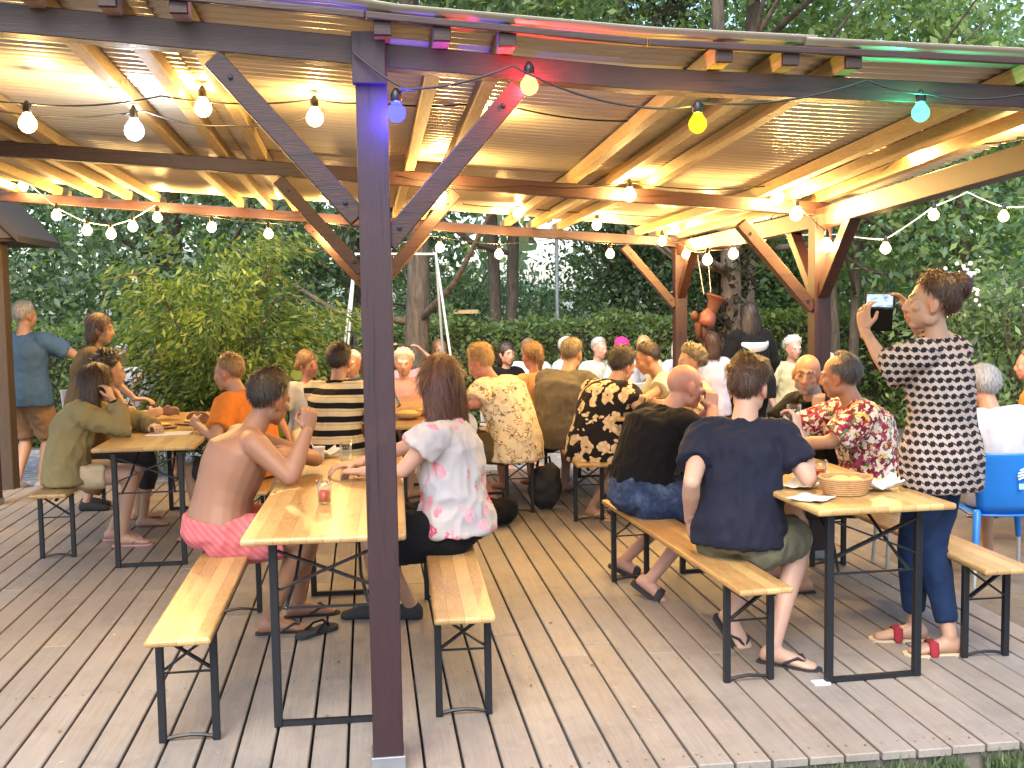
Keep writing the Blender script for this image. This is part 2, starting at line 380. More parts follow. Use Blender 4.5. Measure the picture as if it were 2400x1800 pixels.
SKIN = {'bronze': (.25, .130, .080), 'fair': (.42, .262, .195), 'mid': (.35, .212, .145), 'tan': (.325, .180, .115), 'pinkish': (.40, .225, .17), 'red': (.38, .175, .125), 'brown': (.22, .11, .06)}
HAIRLINE = [(0, 42), (35, 38), (62, 20), (78, 2), (90, -8), (104, -14), (122, -38), (180, -54)]
def hline(az):
    for (a, e), (b, f) in zip(HAIRLINE, HAIRLINE[1:]):
        if az <= b: return e+(f-e)*(az-a)/(b-a)
    return -40
def sst(a, b, x):
    t = min(1, max(0, (x-a)/(b-a))); return t*t*(3-2*t)

class Person:
    def __init__(s, label, pel, yaw, lean=8, side=0, twist=0, hunch=0, head=None, h=1.72, girth=1.0, female=False, arms=None, legs=None,
                 skin='fair', hair=None, hairc='brown', brow=None, beard=None, wear=(), vox=.012, seat=True, group=None, ground=0.0, neckf=0.0, hhand=True, sw=1.0):
        s.k = h/1.72; k = s.k; s.girth = girth; s.female = female; s.vox = vox; s.ground = ground
        s.pel = V(pel); s.root = empty('person', (pel[0], pel[1], ground), label, 'person', group)
        s.skin = SKIN[skin]; s.hairc = hairc
        ya = math.radians(yaw); s.ya = ya
        if group == 'guests at the tables beyond the deck': s.root['yaw'] = ya
        s.F = V((math.sin(ya), math.cos(ya), 0)); s.R = V((math.cos(ya), -math.sin(ya), 0))
        yc = ya+math.radians(twist); s.Fc = V((math.sin(yc), math.cos(yc), 0)); s.Rc = V((math.cos(yc), -math.sin(yc), 0))
        def up(l): return (Z+s.F*math.tan(math.radians(l))+s.R*math.tan(math.radians(side))*min(1, abs(l)/max(1, abs(lean))+.2)).normalized()
        s.u = [up(lean*.35), up(lean*.9), up(lean*1.15+hunch)]
        s.S = [s.pel]
        for i, L in enumerate((.16, .18, .17)): s.S.append(s.S[-1]+s.u[i]*L*k)
        if head is None: head = (yaw, 0, 0)
        hy, hp, hr = (math.radians(a) for a in head)
        un = (s.u[2]+Z*.35+V((math.sin(hy), math.cos(hy), 0))*(.22+neckf)).normalized()
        s.Hc = s.S[3]+un*.175*k
        f = V((math.sin(hy)*math.cos(hp), math.cos(hy)*math.cos(hp), -math.sin(hp))); r0 = V((math.cos(hy), -math.sin(hy), 0)); uu = r0.cross(f)
        r1 = r0*math.cos(hr)-uu*math.sin(hr); u1 = uu*math.cos(hr)+r0*math.sin(hr)
        s.HM = Matrix((r1, f, u1)).transposed()      # head-local -> world
        s.hk = k*1.06
        # torso rings (t along spine, half width, half depth)
        W = [(-.45, .125, .095), (-.12, .172, .122), (.25, .172, .120), (.75, .150, .108), (1.2, .148, .108), (1.65, .163, .118), (2.15, .176, .118), (2.6, .165, .098), (2.85, .115, .075), (3.0, .068, .062)]
        if female: W = [(-.45, .13, .10), (-.12, .182, .128), (.25, .175, .118), (.75, .140, .098), (1.2, .132, .098), (1.65, .143, .118), (2.15, .155, .108), (2.6, .145, .086), (2.85, .10, .065), (3.0, .056, .054)]
        s.rings = [s.ring(t, a*girth if t < 2.7 else a, b*girth**1.4 if t < 2.3 else b) for t, a, b in W]
        sh = .178*(.92 if female else 1)*k*min(1.12, girth**.6)*sw
        s.sh = {g: s.S[3]-s.u[2]*.060*k+s.Rc*sg*sh for g, sg in (('L', -1), ('R', 1))}
        s.arm = {}
        for g, sg in (('L', -1), ('R', 1)):
            a = (arms or {}).get(g, {}); l1, l2 = .295*k, .262*k
            if 'raise' in a: s.sh[g] = s.sh[g]+Z*a['raise']
            wr = V(a['w']) if 'w' in a else s.sh[g]+s.F*.12*k+s.R*sg*.08*k-Z*.50*k
            hint = a.get('hint', s.R*sg*.7-Z*.7-s.F*.3)
            if 'e' in a: el = V(a['e'])
            else: el, wr = ik(s.sh[g], wr, l1, l2, hint)
            d = V(a['d']) if 'd' in a else (wr-el).normalized()
            s.arm[g] = (s.sh[g], el, wr, d, V(a.get('n', -s.R*sg*.8-Z*.3)), a.get('curl', .35), a.get('spread', 1.0))
        s.leg = {}
        for g, sg in (('L', -1), ('R', 1)):
            a = (legs or {}).get(g, {}); hp_ = s.pel+s.R*sg*.088*k*girth-Z*.03*k
            if 'a' in a: an = V(a['a']); kn = V(a['k']) if 'k' in a else ik(hp_, an, .44*k, .42*k, a.get('hint', s.F))[0]
            elif seat:
                kn = hp_+(s.F+s.R*sg*a.get('sp', .18)).normalized()*.44*k-Z*.015; an = V((kn.x, kn.y, 0))-s.F*a.get('back', .06)+Z*(ground+.082*k)
            else:
                an = V((hp_.x, hp_.y, ground+.085*k))+s.F*a.get('fwd', 0)+s.R*sg*a.get('sp', .01)-s.F*.02; kn = ik(hp_, an, .44*k, .44*k, s.F)[0]
            if 'k' in a and 'a' in a: kn = V(a['k'])
            td = V(a['t']) if 't' in a else (s.F+s.R*sg*.15).normalized()
            s.leg[g] = (hp_, kn, an, td)
        s.build_body(hhand, beard, brow)
        if hair: s.build_hair(hair)
        for wspec in wear: getattr(s, wspec[0])(*wspec[1:])
    def ring(s, t, a, b, inf=0, infd=None):
        k = s.k; i = min(2, max(0, int(t))); q = max(0, t)-i
        p = s.S[i]+(s.S[i+1]-s.S[i])*q
        if t < 0: p = s.pel+Z*t*.16*k
        i2 = min(2, int(max(0, t)+.5)); uu = (s.u[i]*(1-q)+s.u[min(2, i+1)]*q) if t >= 0 else Z
        f = min(1, max(0, t/2.2)); rr = (s.R*(1-f)+s.Rc*f).normalized(); rr = (rr-uu*rr.dot(uu)).normalized(); ff = uu.cross(rr).normalized()
        return (p, rr*(a*k+inf), ff*(b*k+(inf if infd is None else infd)))
    def foot(s, mb, an, td, inf=0.0, w=1.0):
        k = s.k; td = V(td).normalized(); r = td.cross(Z).normalized(); u = r.cross(td)
        P = [(-.062, -.050, .020, .022), (-.045, -.042, .031, .036), (-.01, -.038, .033, .042), (.05, -.044, .036, .036), (.10, -.053, .042, .027), (.15, -.062, .044, .019), (.178, -.066, .036, .015), (.194, -.068, .020, .010)]
        mb.loft([(an+td*a*k+u*b*k, r*(c*k+inf)*w, u*(d*k+inf)) for a, b, c, d in P], 14)
    def build_body(s, hhand, beard, brow):
        k = s.k; gi = s.girth; mb = MB()
        mb.loft(s.rings, 20)
        fe = .88 if s.female else 1.0
        mb.tube([s.S[3]-s.u[2]*.03*k, s.S[3]+(s.Hc-s.S[3])*.45, s.Hc-s.HM @ V((0, .012, .02))*k], [.066*k*fe, .056*k*fe, .058*k*fe], 14)
        for g in 'LR':
            sh, el, wr, d, n, cu, sp = s.arm[g]; q = gi**.5*fe
            mb.tube([s.S[3]-s.u[2]*.035*k+(sh-s.S[3])*.25, sh+Z*.0*k], [.055*k*q, .060*k*q], 12)
            mb.tube([sh, sh+(el-sh)*.35, sh+(el-sh)*.7, el], [.061*k*q, .052*k*q, .045*k*q, .039*k*q], 12)
            mb.tube([el, el+(wr-el)*.3, el+(wr-el)*.65, wr], [.039*k*q, .042*k*q, .034*k*q, .0265*k*q], 12, flat=.9)
            hp_, kn, an, td = s.leg[g]; ql = gi**.6
            mb.tube([hp_, hp_+(kn-hp_)*.4, hp_+(kn-hp_)*.8, kn], [.088*k*ql, .078*k*ql, .060*k*ql, .054*k*ql], 14)
            mb.tube([kn, kn+(an-kn)*.3, kn+(an-kn)*.65, an], [.053*k*ql, .055*k*ql, .041*k, .034*k], 14)
            s.foot(mb, an, td)
        vs = [s.Hc+s.HM @ (V(p)*s.hk) for p in SKULL.v]; mb.add(vs, SKULL.f)
        if s.vox > .011 or not hhand:
            for g in 'LR':
                _, el, wr, d, n, cu, sp = s.arm[g]; hand_shape(mb, wr, d, n, 1 if g == 'R' else -1, cu, k*1.12, spread=sp)
        co, li, ls, no = remesh(mb, s.vox, 3 if s.vox < .011 else 2)
        parts = [(co, li, ls)]
        if s.vox <= .011 and hhand:
            for g in 'LR':
                _, el, wr, d, n, cu, sp = s.arm[g]; hb = MB(); hand_shape(hb, wr, d, n, 1 if g == 'R' else -1, cu, k, spread=sp)
                hb.tube([wr-(wr-el).normalized()*.05*k, wr], [.030*k*fe, .0265*k*fe], 12)
                a, b, c, _ = remesh(hb, .0042, 2); parts.append((a, b, c))
        if s.vox <= .011:      # finer head in the same mesh
            hb = MB(); hb.add(vs, SKULL.f); a, b, c, _ = remesh(hb, .0055, 2); parts.append((a, b, c))
        off = 0; C, L_, S_ = [], [], []
        for a, b, c in parts: C.append(a); L_.append(b+off); S_.append(c); off += len(a)
        co = np.concatenate(C); li = np.concatenate(L_); ls = np.concatenate(S_)
        hm = np.array(s.HM); loc = ((co-np.array(s.Hc)) @ hm)/s.hk
        col = np.tile(np.array(s.skin), (len(co), 1))
        near = (np.abs(loc[:, 0]) < .1) & (np.abs(loc[:, 1]) < .14) & (np.abs(loc[:, 2]) < .13)
        x, y, z = np.abs(loc[:, 0]), loc[:, 1], loc[:, 2]
        hc = {'brown': (.03, .015, .008), 'dark': (.015, .01, .007), 'auburn': (.05, .02, .01), 'blond': (.25, .15, .06), 'grey': (.22, .21, .2), 'white': (.5, .5, .48), 'ash': (.08, .06, .04), 'light': (.15, .08, .035), 'greydark': (.06, .055, .05)}
        bc = np.array(hc[brow or s.hairc])
        m = near & (x > .008) & (x < .046) & (y > .05) & (np.abs(z-.030-.05*(.03-np.abs(x-.03))) < .0065); col[m] = bc*1.2+col[m]*.15
        m = near & (np.hypot(x-.030, z-.008) < .0125) & (y > .06); col[m] = np.array(s.skin)*.62
        m = near & (np.hypot((x-.030)*.8, (z-.0085)*1.7) < .0085) & (y > .06); col[m] = np.array((.34, .30, .27))
        m = near & (np.hypot(x-.030, z-.0085) < .0048) & (y > .06); col[m] = np.array((.03, .02, .015))
        m = near & (x < .024) & (y > .07) & (np.abs(z+.066) < .010); col[m] = np.array(s.skin)*np.array((.95, .55, .52))
        m = near & (x > .055) & (z > -.05) & (z < .04) & (y < .03); col[m] = col[m]*np.array((1.05, .86, .82))
        if beard:
            bd = np.array(hc[beard])
            m = near & (z < -.036-.35*np.clip(.06-y, 0, .05)+.0) & (y > -.005) & ~((x < .018) & (np.abs(z+.066) < .007)) & ~((z > -.05) & (x < .012)); col[m] = bd*.8+col[m]*.2
        co = co-np.array((s.pel.x, s.pel.y, s.ground))
        me = from_arrays('body', co, li, ls, col); s.body = mk('body', me, M['skin'], s.root, True)
    def child(s, name, co, li, ls, mat, col=None):
        co = np.asarray(co, np.float32)-np.array((s.pel.x, s.pel.y, s.ground), np.float32)
        me = from_arrays(name, co, li, ls, col); return mk(name, me, mat, s.root, True)
    def childmb(s, name, mb, mat, smooth=True, label=None):
        mb.v = [(a-s.pel.x, b-s.pel.y, c-s.ground) for a, b, c in mb.v]
        o = mb.build(name, mat, s.root, smooth)
        if label: o['label'] = label
        return o
    # ---- hair
    def build_hair(s, st):
        k = s.hk; kind = st['kind']; th = st.get('th', .014)*1.15; wav = st.get('wav', .35); sd = random.random()*50
        c0 = V((0, -.014, .028)); rx, ry, rz = .076, .096, .088
        mb = MB(); nu, nv = 56, 36; rings = []
        vs = []; hv = []
        for j in range(nv+1):
            el = -90+180*j/nv
            for i in range(nu):
                az = -180+360*i/nu; a = math.radians(az); e = math.radians(el)
                d = V((math.sin(a)*math.cos(e), math.cos(a)*math.cos(e), math.sin(e)))
                r = 1/math.sqrt((d.x/rx)**2+(d.y/ry)**2+(d.z/rz)**2)
                aa = abs(az); hl = hline(aa)
                if kind == 'bob' or kind == 'long': hl -= 6
                m = sst(hl-4, hl+5, el+noise.noise((a*4+sd, e*4, 1))*4)
                if kind == 'ring': m *= (1-sst(st.get('top', 30)-8, st.get('top', 30)+8, el))*sst(48, 66, aa)
                if kind == 'back': m *= max(sst(95, 125, aa), (1-sst(30, 42, el))*sst(55, 70, aa))
                if kind == 'fade': t_ = th if el > 22 else .004+.010*sst(-5, 22, el)
                elif kind == 'crop': t_ = th*(.45+.55*sst(-10, 45, el))
                elif kind == 'ring' or kind == 'back': t_ = th
                elif kind == 'curly': t_ = th*(1+.55*noise.noise((d.x*7+sd, d.y*7, d.z*7)))
                else: t_ = th*(.7+.3*sst(-20, 50, el))
                t_ *= .22+.78*sst(0, 34, el-hl)
                n1 = noise.noise((d.x*16+sd, d.y*16, d.z*5))*wav+noise.noise((d.x*42+sd, d.y*42, d.z*11))*wav*.6
                r = r+m*t_*(1+n1)-(1-m)*.020
                vs.append(s.Hc+s.HM @ ((c0+d*r)*k))
                if m > .6: hv.append((vs[-1].copy(), (s.HM @ d)))
        fs = []
        for j in range(nv):
            for i in range(nu):
                p = j*nu+i; q = j*nu+(i+1) % nu; fs.append((p, q, q+nu, p+nu))
        if kind not in ('long', 'bob'): mb.add(vs, fs)
        def L(x, y, z): return s.Hc+s.HM @ (V((x, y, z))*k)
        X, Y = s.HM @ V((1, 0, 0))*k, s.HM @ V((0, 1, 0))*k
        extra = MB(); down = st.get('down', .25)
        if kind in ('long', 'bob'):
            # hair falls by gravity behind the head
            base = L(0, -.035, .05); bk = -(s.HM @ V((0, 1, 0))); bk.z = 0; bk = bk.normalized() if bk.length > .01 else V((0, -1, 0)); rt = V((-bk.y, bk.x, 0))
            rr = []
            for t, a, b, o in ((0, .080, .085, 0), (.25, .092, .078, .012), (.5, .098, .068, .022), (.75, .100, .058, .030), (.92, .090, .048, .034), (1, .055, .03, .034)):
                p = base-Z*t*(down+.05)*k+bk*o*k
                rr.append((p, rt*a*k*st.get('w', 1), bk*b*k))
            extra.loft(rr, 22); extra.ell(L(0, -.026, .036), (.090*k, .104*k, .098*k+th*.3), s.HM, 18)
        if kind == 'bun' or st.get('bun'):
            bp = st.get('bunpos', (0, -.095, .095)); br = st.get('bunr', .048)
            extra.ell(L(*bp), (br*k*1.1, br*k, br*k), s.HM, 14)
            for q in range(6):
                a = q*1.05; extra.ell(L(bp[0]+.024*math.cos(a), bp[1]+.01, bp[2]+.024*math.sin(a)), (br*.62*k,)*3, None, 10)
        if kind == 'pony':
            extra.tube([L(0, -.09, .06), L(0, -.125, .04), L(0, -.135, -.04), L(0, -.12, -.13)], [.03*k, .036*k, .034*k, .012*k], 12)
        if st.get('knot'):
            extra.ell(L(-.006, .0, .108), (.060*k, .080*k, .034*k), s.HM, 14); extra.ell(L(-.022, -.02, .128), (.034*k, .04*k, .026*k), s.HM, 10); extra.ell(L(.03, .03, .112), (.034*k, .04*k, .026*k), s.HM, 10)
        near = s.vox < .012; NS = (3400 if near else (900 if s.vox < .0135 else 0))
        dn = -(s.HM @ V((0, 0, 1)))
        if extra.v:
            co, li, ls, no = remesh(extra, .007 if s.vox < .012 else .011, 2)
            for i in range(len(co)):
                p = co[i]; l = (np.array(s.HM).T @ (p-np.array(s.Hc)))
                q = noise.noise((float(p[0])*38+sd, float(p[1])*38, float(p[2])*7))*.007+noise.noise((float(p[0])*95+sd, float(p[1])*95, float(p[2])*12))*.004
                co[i] = p+no[i]*q
            if NS: s.strands(mb, [(V(co[i]), V(no[i])) for i in range(len(co))], int(NS*1.1), -Z, *((.05, .12) if kind in ('long', 'bob') else (.010, .024)))
            if kind not in ('long', 'bob') and NS: s.strands(mb, hv, NS, dn, .012, .03)
            n0 = len(mb.v); cv = np.array(mb.v, np.float32); ql = np.array([i for f in mb.f for i in f], np.int32); qs = np.array([len(f) for f in mb.f], np.int32); cv = cv if len(cv) else np.zeros((0, 3), np.float32)
            s.child('hair', np.concatenate([cv, co]), np.concatenate([ql, li+n0]), np.concatenate([qs, ls]), HM[s.hairc])
        else:
            if NS and kind != 'ring': s.strands(mb, hv, NS, dn, .012, .032)
            s.childmb('hair', mb, HM[s.hairc])
    def strands(s, mb, pts, n, down, l0, l1):
        rr = random.Random(len(pts))
        if not pts: return
        for i in range(n):
            p, nn = pts[rr.randrange(len(pts))]; rv = V((rr.gauss(0, 1), rr.gauss(0, 1), rr.gauss(0, 1)))
            t = down-nn*down.dot(nn)+rv*.22; t = (t-nn*t.dot(nn))
            if t.length < 1e-4: continue
            t.normalize(); L = rr.uniform(l0, l1)*s.k; w = t.cross(nn).normalized()*rr.uniform(.0006, .0016); off = rr.uniform(.001, .006)
            a = p+rv*.004; b = a+t*L*.5+nn*off; c = a+t*L+nn*(off*.6)-Z*.004
            mb.add([a-w, a+w, b+w, b-w, c+w*.3, c-w*.3], [(0, 1, 2, 3), (3, 2, 4, 5)])
    # ---- clothes
    def cloth(s, name, mb, mat, amp=.010, fr=8, vox=None, smooth=3, label=None):
        vox = vox or max(.010, s.vox*1.0)
        co, li, ls, no = remesh(mb, vox, smooth); sd = random.random()*40
        for i in range(len(co)):
            p = co[i]; x, y, z = float(p[0]), float(p[1]), float(p[2])
            q = noise.noise((x*fr+sd, y*fr, z*fr*.75)); q2 = 1-abs(noise.noise((x*fr*1.9+sd, y*fr*1.9, z*fr*1.1+3)))*2
            co[i] = p+no[i]*(q*amp+q2*amp*.75)
        o = s.child(name, co, li, ls, mat)
        if label: o['label'] = label
        return o
    def torso_mb(s, mb, hem, infl, flare=0, top=3.0, neck=.008):
        W = [(-.12, .176, .124), (.25, .172, .120), (.75, .155, .112), (1.2, .153, .112), (1.65, .165, .120), (2.15, .178, .120), (2.6, .165, .098), (2.85, .112, .074)]
        if s.female: W = [(-.12, .185, .130), (.25, .178, .120), (.75, .150, .105), (1.2, .142, .105), (1.65, .148, .12), (2.15, .157, .108), (2.6, .145, .086), (2.85, .10, .066)]
        rg = []
        k = s.k
        if hem < 0: W = [w for w in W if w[0] > -hem/.16/k]; w0 = W[0]; rg.append(s.ring(-hem/.16/k, w0[1]*s.girth, w0[2]*s.girth**1.4, infl+flare))
        else: rg.append(s.ring(-(hem+.02)/.16/k, W[0][1]*s.girth, W[0][2]*s.girth**1.3, infl+flare))
        for t, a, b in W:
            if t > top: break
            e = 1 if t < 2.7 else .5
            gg = s.girth if t < 2.7 else 1
            rg.append(s.ring(t, a*gg, b*(gg**1.4 if t < 2.3 else 1), infl*e+flare*max(0, 1-max(0, t)/1.6)))
        rg.append(s.ring(3.02, .068*(.85 if s.female else 1), .064*(.85 if s.female else 1), neck))
        mb.loft(rg, 22)
    def w_shirt(s, mat, hem=.06, sleeve=.62, infl=.016, flare=.0, sl_fl=.010, amp=.010, name='shirt', collar=None, arms='LR'):
        mb = MB(); k = s.k; s.torso_mb(mb, hem, infl, flare); fe = .88 if s.female else 1; q = s.girth**.5*fe
        for g in arms:
            sh, el, wr = s.arm[g][:3]
            mb.tube([s.S[3]-s.u[2]*.04*k+(sh-s.S[3])*.25, sh], [.058*k*q+infl*.6, .064*k*q+infl*.8], 14)
            if sleeve <= 0: continue
            pts, rd = [sh], [.064*k*q+infl*.9]
            f1 = min(1, sleeve)
            for t in (.5, 1):
                pts.append(sh+(el-sh)*f1*t); rd.append((.058-.014*f1*t)*k*q+infl+sl_fl*t)
            if sleeve > 1:
                for t in (.5, 1): pts.append(el+(wr-el)*(sleeve-1)*t); rd.append((.043-.010*t)*k*q+infl*.8+sl_fl*(.3))
            mb.tube(pts, rd, 14, round_=False)
        s.cloth(name, mb, CL[mat], amp)
        if collar:
            cb = MB(); c, U, W_ = s.ring(2.98, .066, .062, .012); up = s.u[2]
            cb.tube([c+U*math.cos(a)*1.06+W_*math.sin(a)*1.06+up*.004 for a in [2*PI*i/18 for i in range(19)]], .0125*k, 8)
            s.childmb('collar', cb, CL[collar])
    def w_legs(s, mat, frac=.7, infl=.018, flare=.01, name='trousers', waist=.08, amp=.010, fill=False):
        mb = MB(); k = s.k; gi = s.girth
        W = [(-.45, .13, .10), (-.12, .178, .126), (.25, .174, .122), (.55, .162, .114)] if not s.female else [(-.45, .135, .105), (-.12, .188, .132), (.25, .178, .120), (.55, .158, .108)]
        mb.loft([s.ring(t, a*gi, b*gi**1.3, infl*.7) for t, a, b in W if t < waist/.16+.3], 20)
        for g in 'LR':
            hp_, kn, an, td = s.leg[g]; ql = gi**.6
            f1 = min(1, frac); pts = [hp_, hp_+(kn-hp_)*f1*.5, hp_+(kn-hp_)*f1]; rd = [.093*k*ql+infl*.6, (.088-.02*f1*.5)*k*ql+infl+flare*.5, (.088-.030*f1)*k*ql+infl+flare]
            if frac > 1:
                f2 = frac-1; pts += [kn+(an-kn)*f2*.4, kn+(an-kn)*f2]; rd += [.056*k*ql+infl+flare*.3, .040*k+infl+flare*.6]
            mb.tube(pts, rd, 16, round_=False)
        for g in 'LR':
            hp_, kn = s.leg[g][:2]; mb.ell(hp_+(kn-hp_)*.06-Z*.004, ((.100*k*gi**.6+infl*.8),)*3)
        if fill:
            a, b = s.leg['L'], s.leg['R']; p0 = s.pel+Z*-.02; p1 = (a[1]+b[1])*.5
            mb.tube([p0, p0+(p1-p0)*min(1, frac)], [.105*k+infl, .10*k+infl], 16, round_=False)
        s.cloth(name, mb, CL[mat], amp, 7)
    def w_shoes(s, mat, name='shoe', infl=.009, sole=(.5, .5, .48)):
        for g in 'LR':
            mb = MB(); hp_, kn, an, td = s.leg[g]; s.foot(mb, an, td, infl)
            co, li, ls, no = remesh(mb, .008, 2); s.child(name, co, li, ls, CL[mat] if mat in CL else M[mat])
    def w_flipflops(s, mat='char', strap='char', name='flip_flop', big=False):
        k = s.k
        for g in 'LR':
            hp_, kn, an, td = s.leg[g]; td = V(td).normalized(); r = td.cross(Z).normalized(); u = r.cross(td)
            mb = MB(); out = [(-.075, .022), (-.06, .036), (-.02, .038), (.05, .038), (.11, .050), (.17, .052), (.205, .036), (.217, .012)]
            hgt = -.083
            top = [an+td*a*k+r*w*k+u*(hgt+.008)*k for a, w in out]+[an+td*a*k-r*w*k+u*(hgt+.008)*k for a, w in reversed(out)]
            n = len(top); vs = top+[p-u*.020*k for p in top]
            mb.add(vs, [tuple(range(n)), tuple(range(2*n-1, n-1, -1))]+[(i, i+n, (i+1) % n+n, (i+1) % n) for i in range(n)])
            sb = MB()
            if big: sb.tube([an+td*.09*k+r*.05*k+u*-.065*k, an+td*.085*k+r*.03*k+u*-.022*k, an+td*.085*k-r*.03*k+u*-.022*k, an+td*.09*k-r*.05*k+u*-.065*k], .022*k, 8, flat=.3)
            else:
                for sg in (-1, 1): sb.tube([an+td*.15*k+r*.008*k+u*-.052*k, an+td*.12*k+r*sg*.03*k+u*-.030*k, an+td*.06*k+r*sg*.042*k+u*-.06*k], .007*k, 6)
            o = s.childmb(name, mb, CL[mat], False); sb.v = [(a-s.pel.x, b-s.pel.y, c-s.ground) for a, b, c in sb.v]; sb.build('strap', CL[strap], o, True)
    def w_ring(s, name, mat, which, t, rad=.034, th=.008):
        sh, el, wr = s.arm[which][:3]; p = el+(wr-el)*t; d = (wr-el).normalized(); a = d.orthogonal().normalized(); b = d.cross(a)
        mb = MB(); mb.tube([p+a*rad*math.cos(q)+b*rad*math.sin(q) for q in [2*PI*i/14 for i in range(15)]], th, 6)
        s.childmb(name, mb, CL[mat])
# ------------------------------------------------------------------ ground, deck
GZ = -.13
mb = MB()
mb.add([(-150, -60, GZ), (150, -60, GZ), (150, 160, GZ), (-150, 160, GZ)], [(0, 1, 2, 3)])
tag(mb.build('ground', M['soil']), kind='structure')
mb = MB(); mb.add([(-9, 10.9, GZ+.012), (3.3, 10.9, GZ+.012), (3.3, 14.6, GZ+.012), (-9, 14.6, GZ+.012)], [(0, 1, 2, 3)])
tag(mb.build('paving', M['paving']), kind='structure')
X0, X1, Y0, Y1 = -6.2, 3.24, 3.82, 10.9
mb = MB(); cols = []
x = X0; rng = random.Random(3)
while x < X1:
    wd = .1335; y = Y0+rng.uniform(-.006, .006); tot = rng.uniform(1.2, 4.2)
    while y < Y1:
        y2 = min(Y1, y+tot); tone = rng.uniform(.88, 1.10); tint = rng.uniform(-.03, .03); dz = rng.uniform(-.002, .002)
        k = len(mb.v); e = .004
        mb.add([(x, y, -.03), (x+wd, y, -.03), (x+wd, y2, -.03), (x, y2, -.03), (x, y, -e+dz), (x+wd, y, -e+dz), (x+wd, y2, -e+dz), (x, y2, -e+dz), (x+e, y+e, dz), (x+wd-e, y+e, dz), (x+wd-e, y2-e, dz), (x+e, y2-e, dz)],
               [(0, 1, 5, 4), (1, 2, 6, 5), (2, 3, 7, 6), (3, 0, 4, 7), (4, 5, 9, 8), (5, 6, 10, 9), (6, 7, 11, 10), (7, 4, 8, 11), (8, 9, 10, 11)])
        cols += [(tone*(1+tint), tone, tone*(1-tint))]*12
        y = y2+.005; tot = rng.uniform(2.6, 4.4)
    x += .145
for y in (3.9, 5.0, 6.1, 7.2, 8.3, 9.4, 10.5):
    n0 = len(mb.v); mb.box(((X0+X1)/2, y, -.075), (X1-X0-.02, .06, .084)); cols += [(.4, .4, .4)]*8
n0 = len(mb.v); mb.box(((X0+X1)/2, Y0+.045, -.078), (X1-X0, .026, .090)); cols += [(.7, .7, .7)]*8
for y in (3.9, 5.0, 6.1, 7.2, 8.3, 9.4, 10.5):      # screw heads over every joist
    x = X0
    while x < X1:
        for dx in (.028, .106):
            cx, cy = x+dx+rng.uniform(-.006, .006), y+rng.uniform(-.012, .012); mb.add([(cx+.0055*math.cos(a), cy+.0055*math.sin(a), .0028) for a in [q*PI/3 for q in range(6)]], [(0, 1, 2, 3, 4, 5)]); cols += [(.22, .20, .19)]*6
        x += .145
deck = mb.build('deck', M['deck'])
at = deck.data.color_attributes.new('Col', 'FLOAT_COLOR', 'POINT'); at.data.foreach_set('color', np.array([(*c, 1) for c in cols], np.float32).ravel())
tag(deck, kind='structure')

# ------------------------------------------------------------------ leaves
def leafmat(name, rough=.5, tr=.55):
    g = G(name); a = g.attr(); g.P(col=a, rough=rough, spec=.3)
    t = g.n('BsdfTranslucent', {'Color': g.mix(1, a, (1.0, 1.15, .5), 'MULTIPLY')}); mx = g.n('MixShader', {0: tr}); g.t.links.new(g.b.outputs[0], mx.inputs[1]); g.t.links.new(t.outputs[0], mx.inputs[2]); g.t.links.new(mx.outputs[0], g.out.inputs[0])
    return g.m
M['leaf'] = leafmat('leaf')
g = G('tree_bark'); o = g.obj((7, 7, 1.3)); nz = g.noise(o, 3, 6, .65, .5)
M['bark'] = g.P(col=g.ramp(nz, [(.3, (.030, .023, .016)), (.55, (.085, .066, .047)), (.8, (.16, .13, .10))]), rough=.9, normal=g.bump(nz, .9, .05))
R = np.random.default_rng(11)
def leaves(pos, size, cols, droop=0.0, asp=.5, aim=None, jitter=.55):
    """pos Nx3 leaf centres -> arrays of pointed leaf quads"""
    n = len(pos); sz = size*(1+jitter*R.uniform(-1, 1, n))[:, None]
    d = R.normal(size=(n, 3)) if aim is None else aim+R.normal(size=(n, 3))*.45
    d[:, 2] -= droop; d /= np.linalg.norm(d, axis=1)[:, None]
    r = np.cross(d, R.normal(size=(n, 3))); r /= np.linalg.norm(r, axis=1)[:, None]+1e-9
    nn = np.cross(d, r)
    v = np.empty((n, 4, 3)); v[:, 0] = pos-d*sz*.5; v[:, 1] = pos+r*sz*asp*.5+nn*sz*.06; v[:, 2] = pos+d*sz*.5; v[:, 3] = pos-r*sz*asp*.5+nn*sz*.06
    cols = np.asarray(cols); ci = R.integers(0, len(cols), n); c = cols[ci]*(1+.25*R.uniform(-1, 1, (n, 1)))
    return v.reshape(-1, 3), np.repeat(c, 4, axis=0)
def leafobj(name, chunks, parent=None, loc=(0, 0, 0)):
    co = np.concatenate([c[0] for c in chunks])-np.array(loc); col = np.concatenate([c[1] for c in chunks])
    li = np.arange(len(co)); ls = np.full(len(co)//4, 4)
    return mk(name, from_arrays(name, co, li, ls, col), M['leaf'], parent)
def crown_points(c, r, nclump, per, clr, rng=R, shell=.55):
    c, r = np.array(c), np.array(r)
    u = rng.normal(size=(nclump, 3)); u /= np.linalg.norm(u, axis=1)[:, None]
    q = shell+(1-shell)*rng.uniform(size=(nclump, 1)); q[rng.uniform(size=nclump) < .3] *= .6
    cc = c+u*q*r*(1+.18*np.sin(u[:, :1]*5+c[0])*np.cos(u[:, 2:]*4))
    p = np.repeat(cc, per, axis=0)+rng.normal(size=(nclump*per, 3))*clr*np.array((1, 1, .7))
    return p
DK = [(0.101, 0.147, 0.071), (0.131, 0.19, 0.096), (0.165, 0.224, 0.116), (0.081, 0.121, 0.074)]
MD = [(0.179, 0.259, 0.102), (0.21, 0.31, 0.125), (0.143, 0.224, 0.111), (0.253, 0.328, 0.127)]
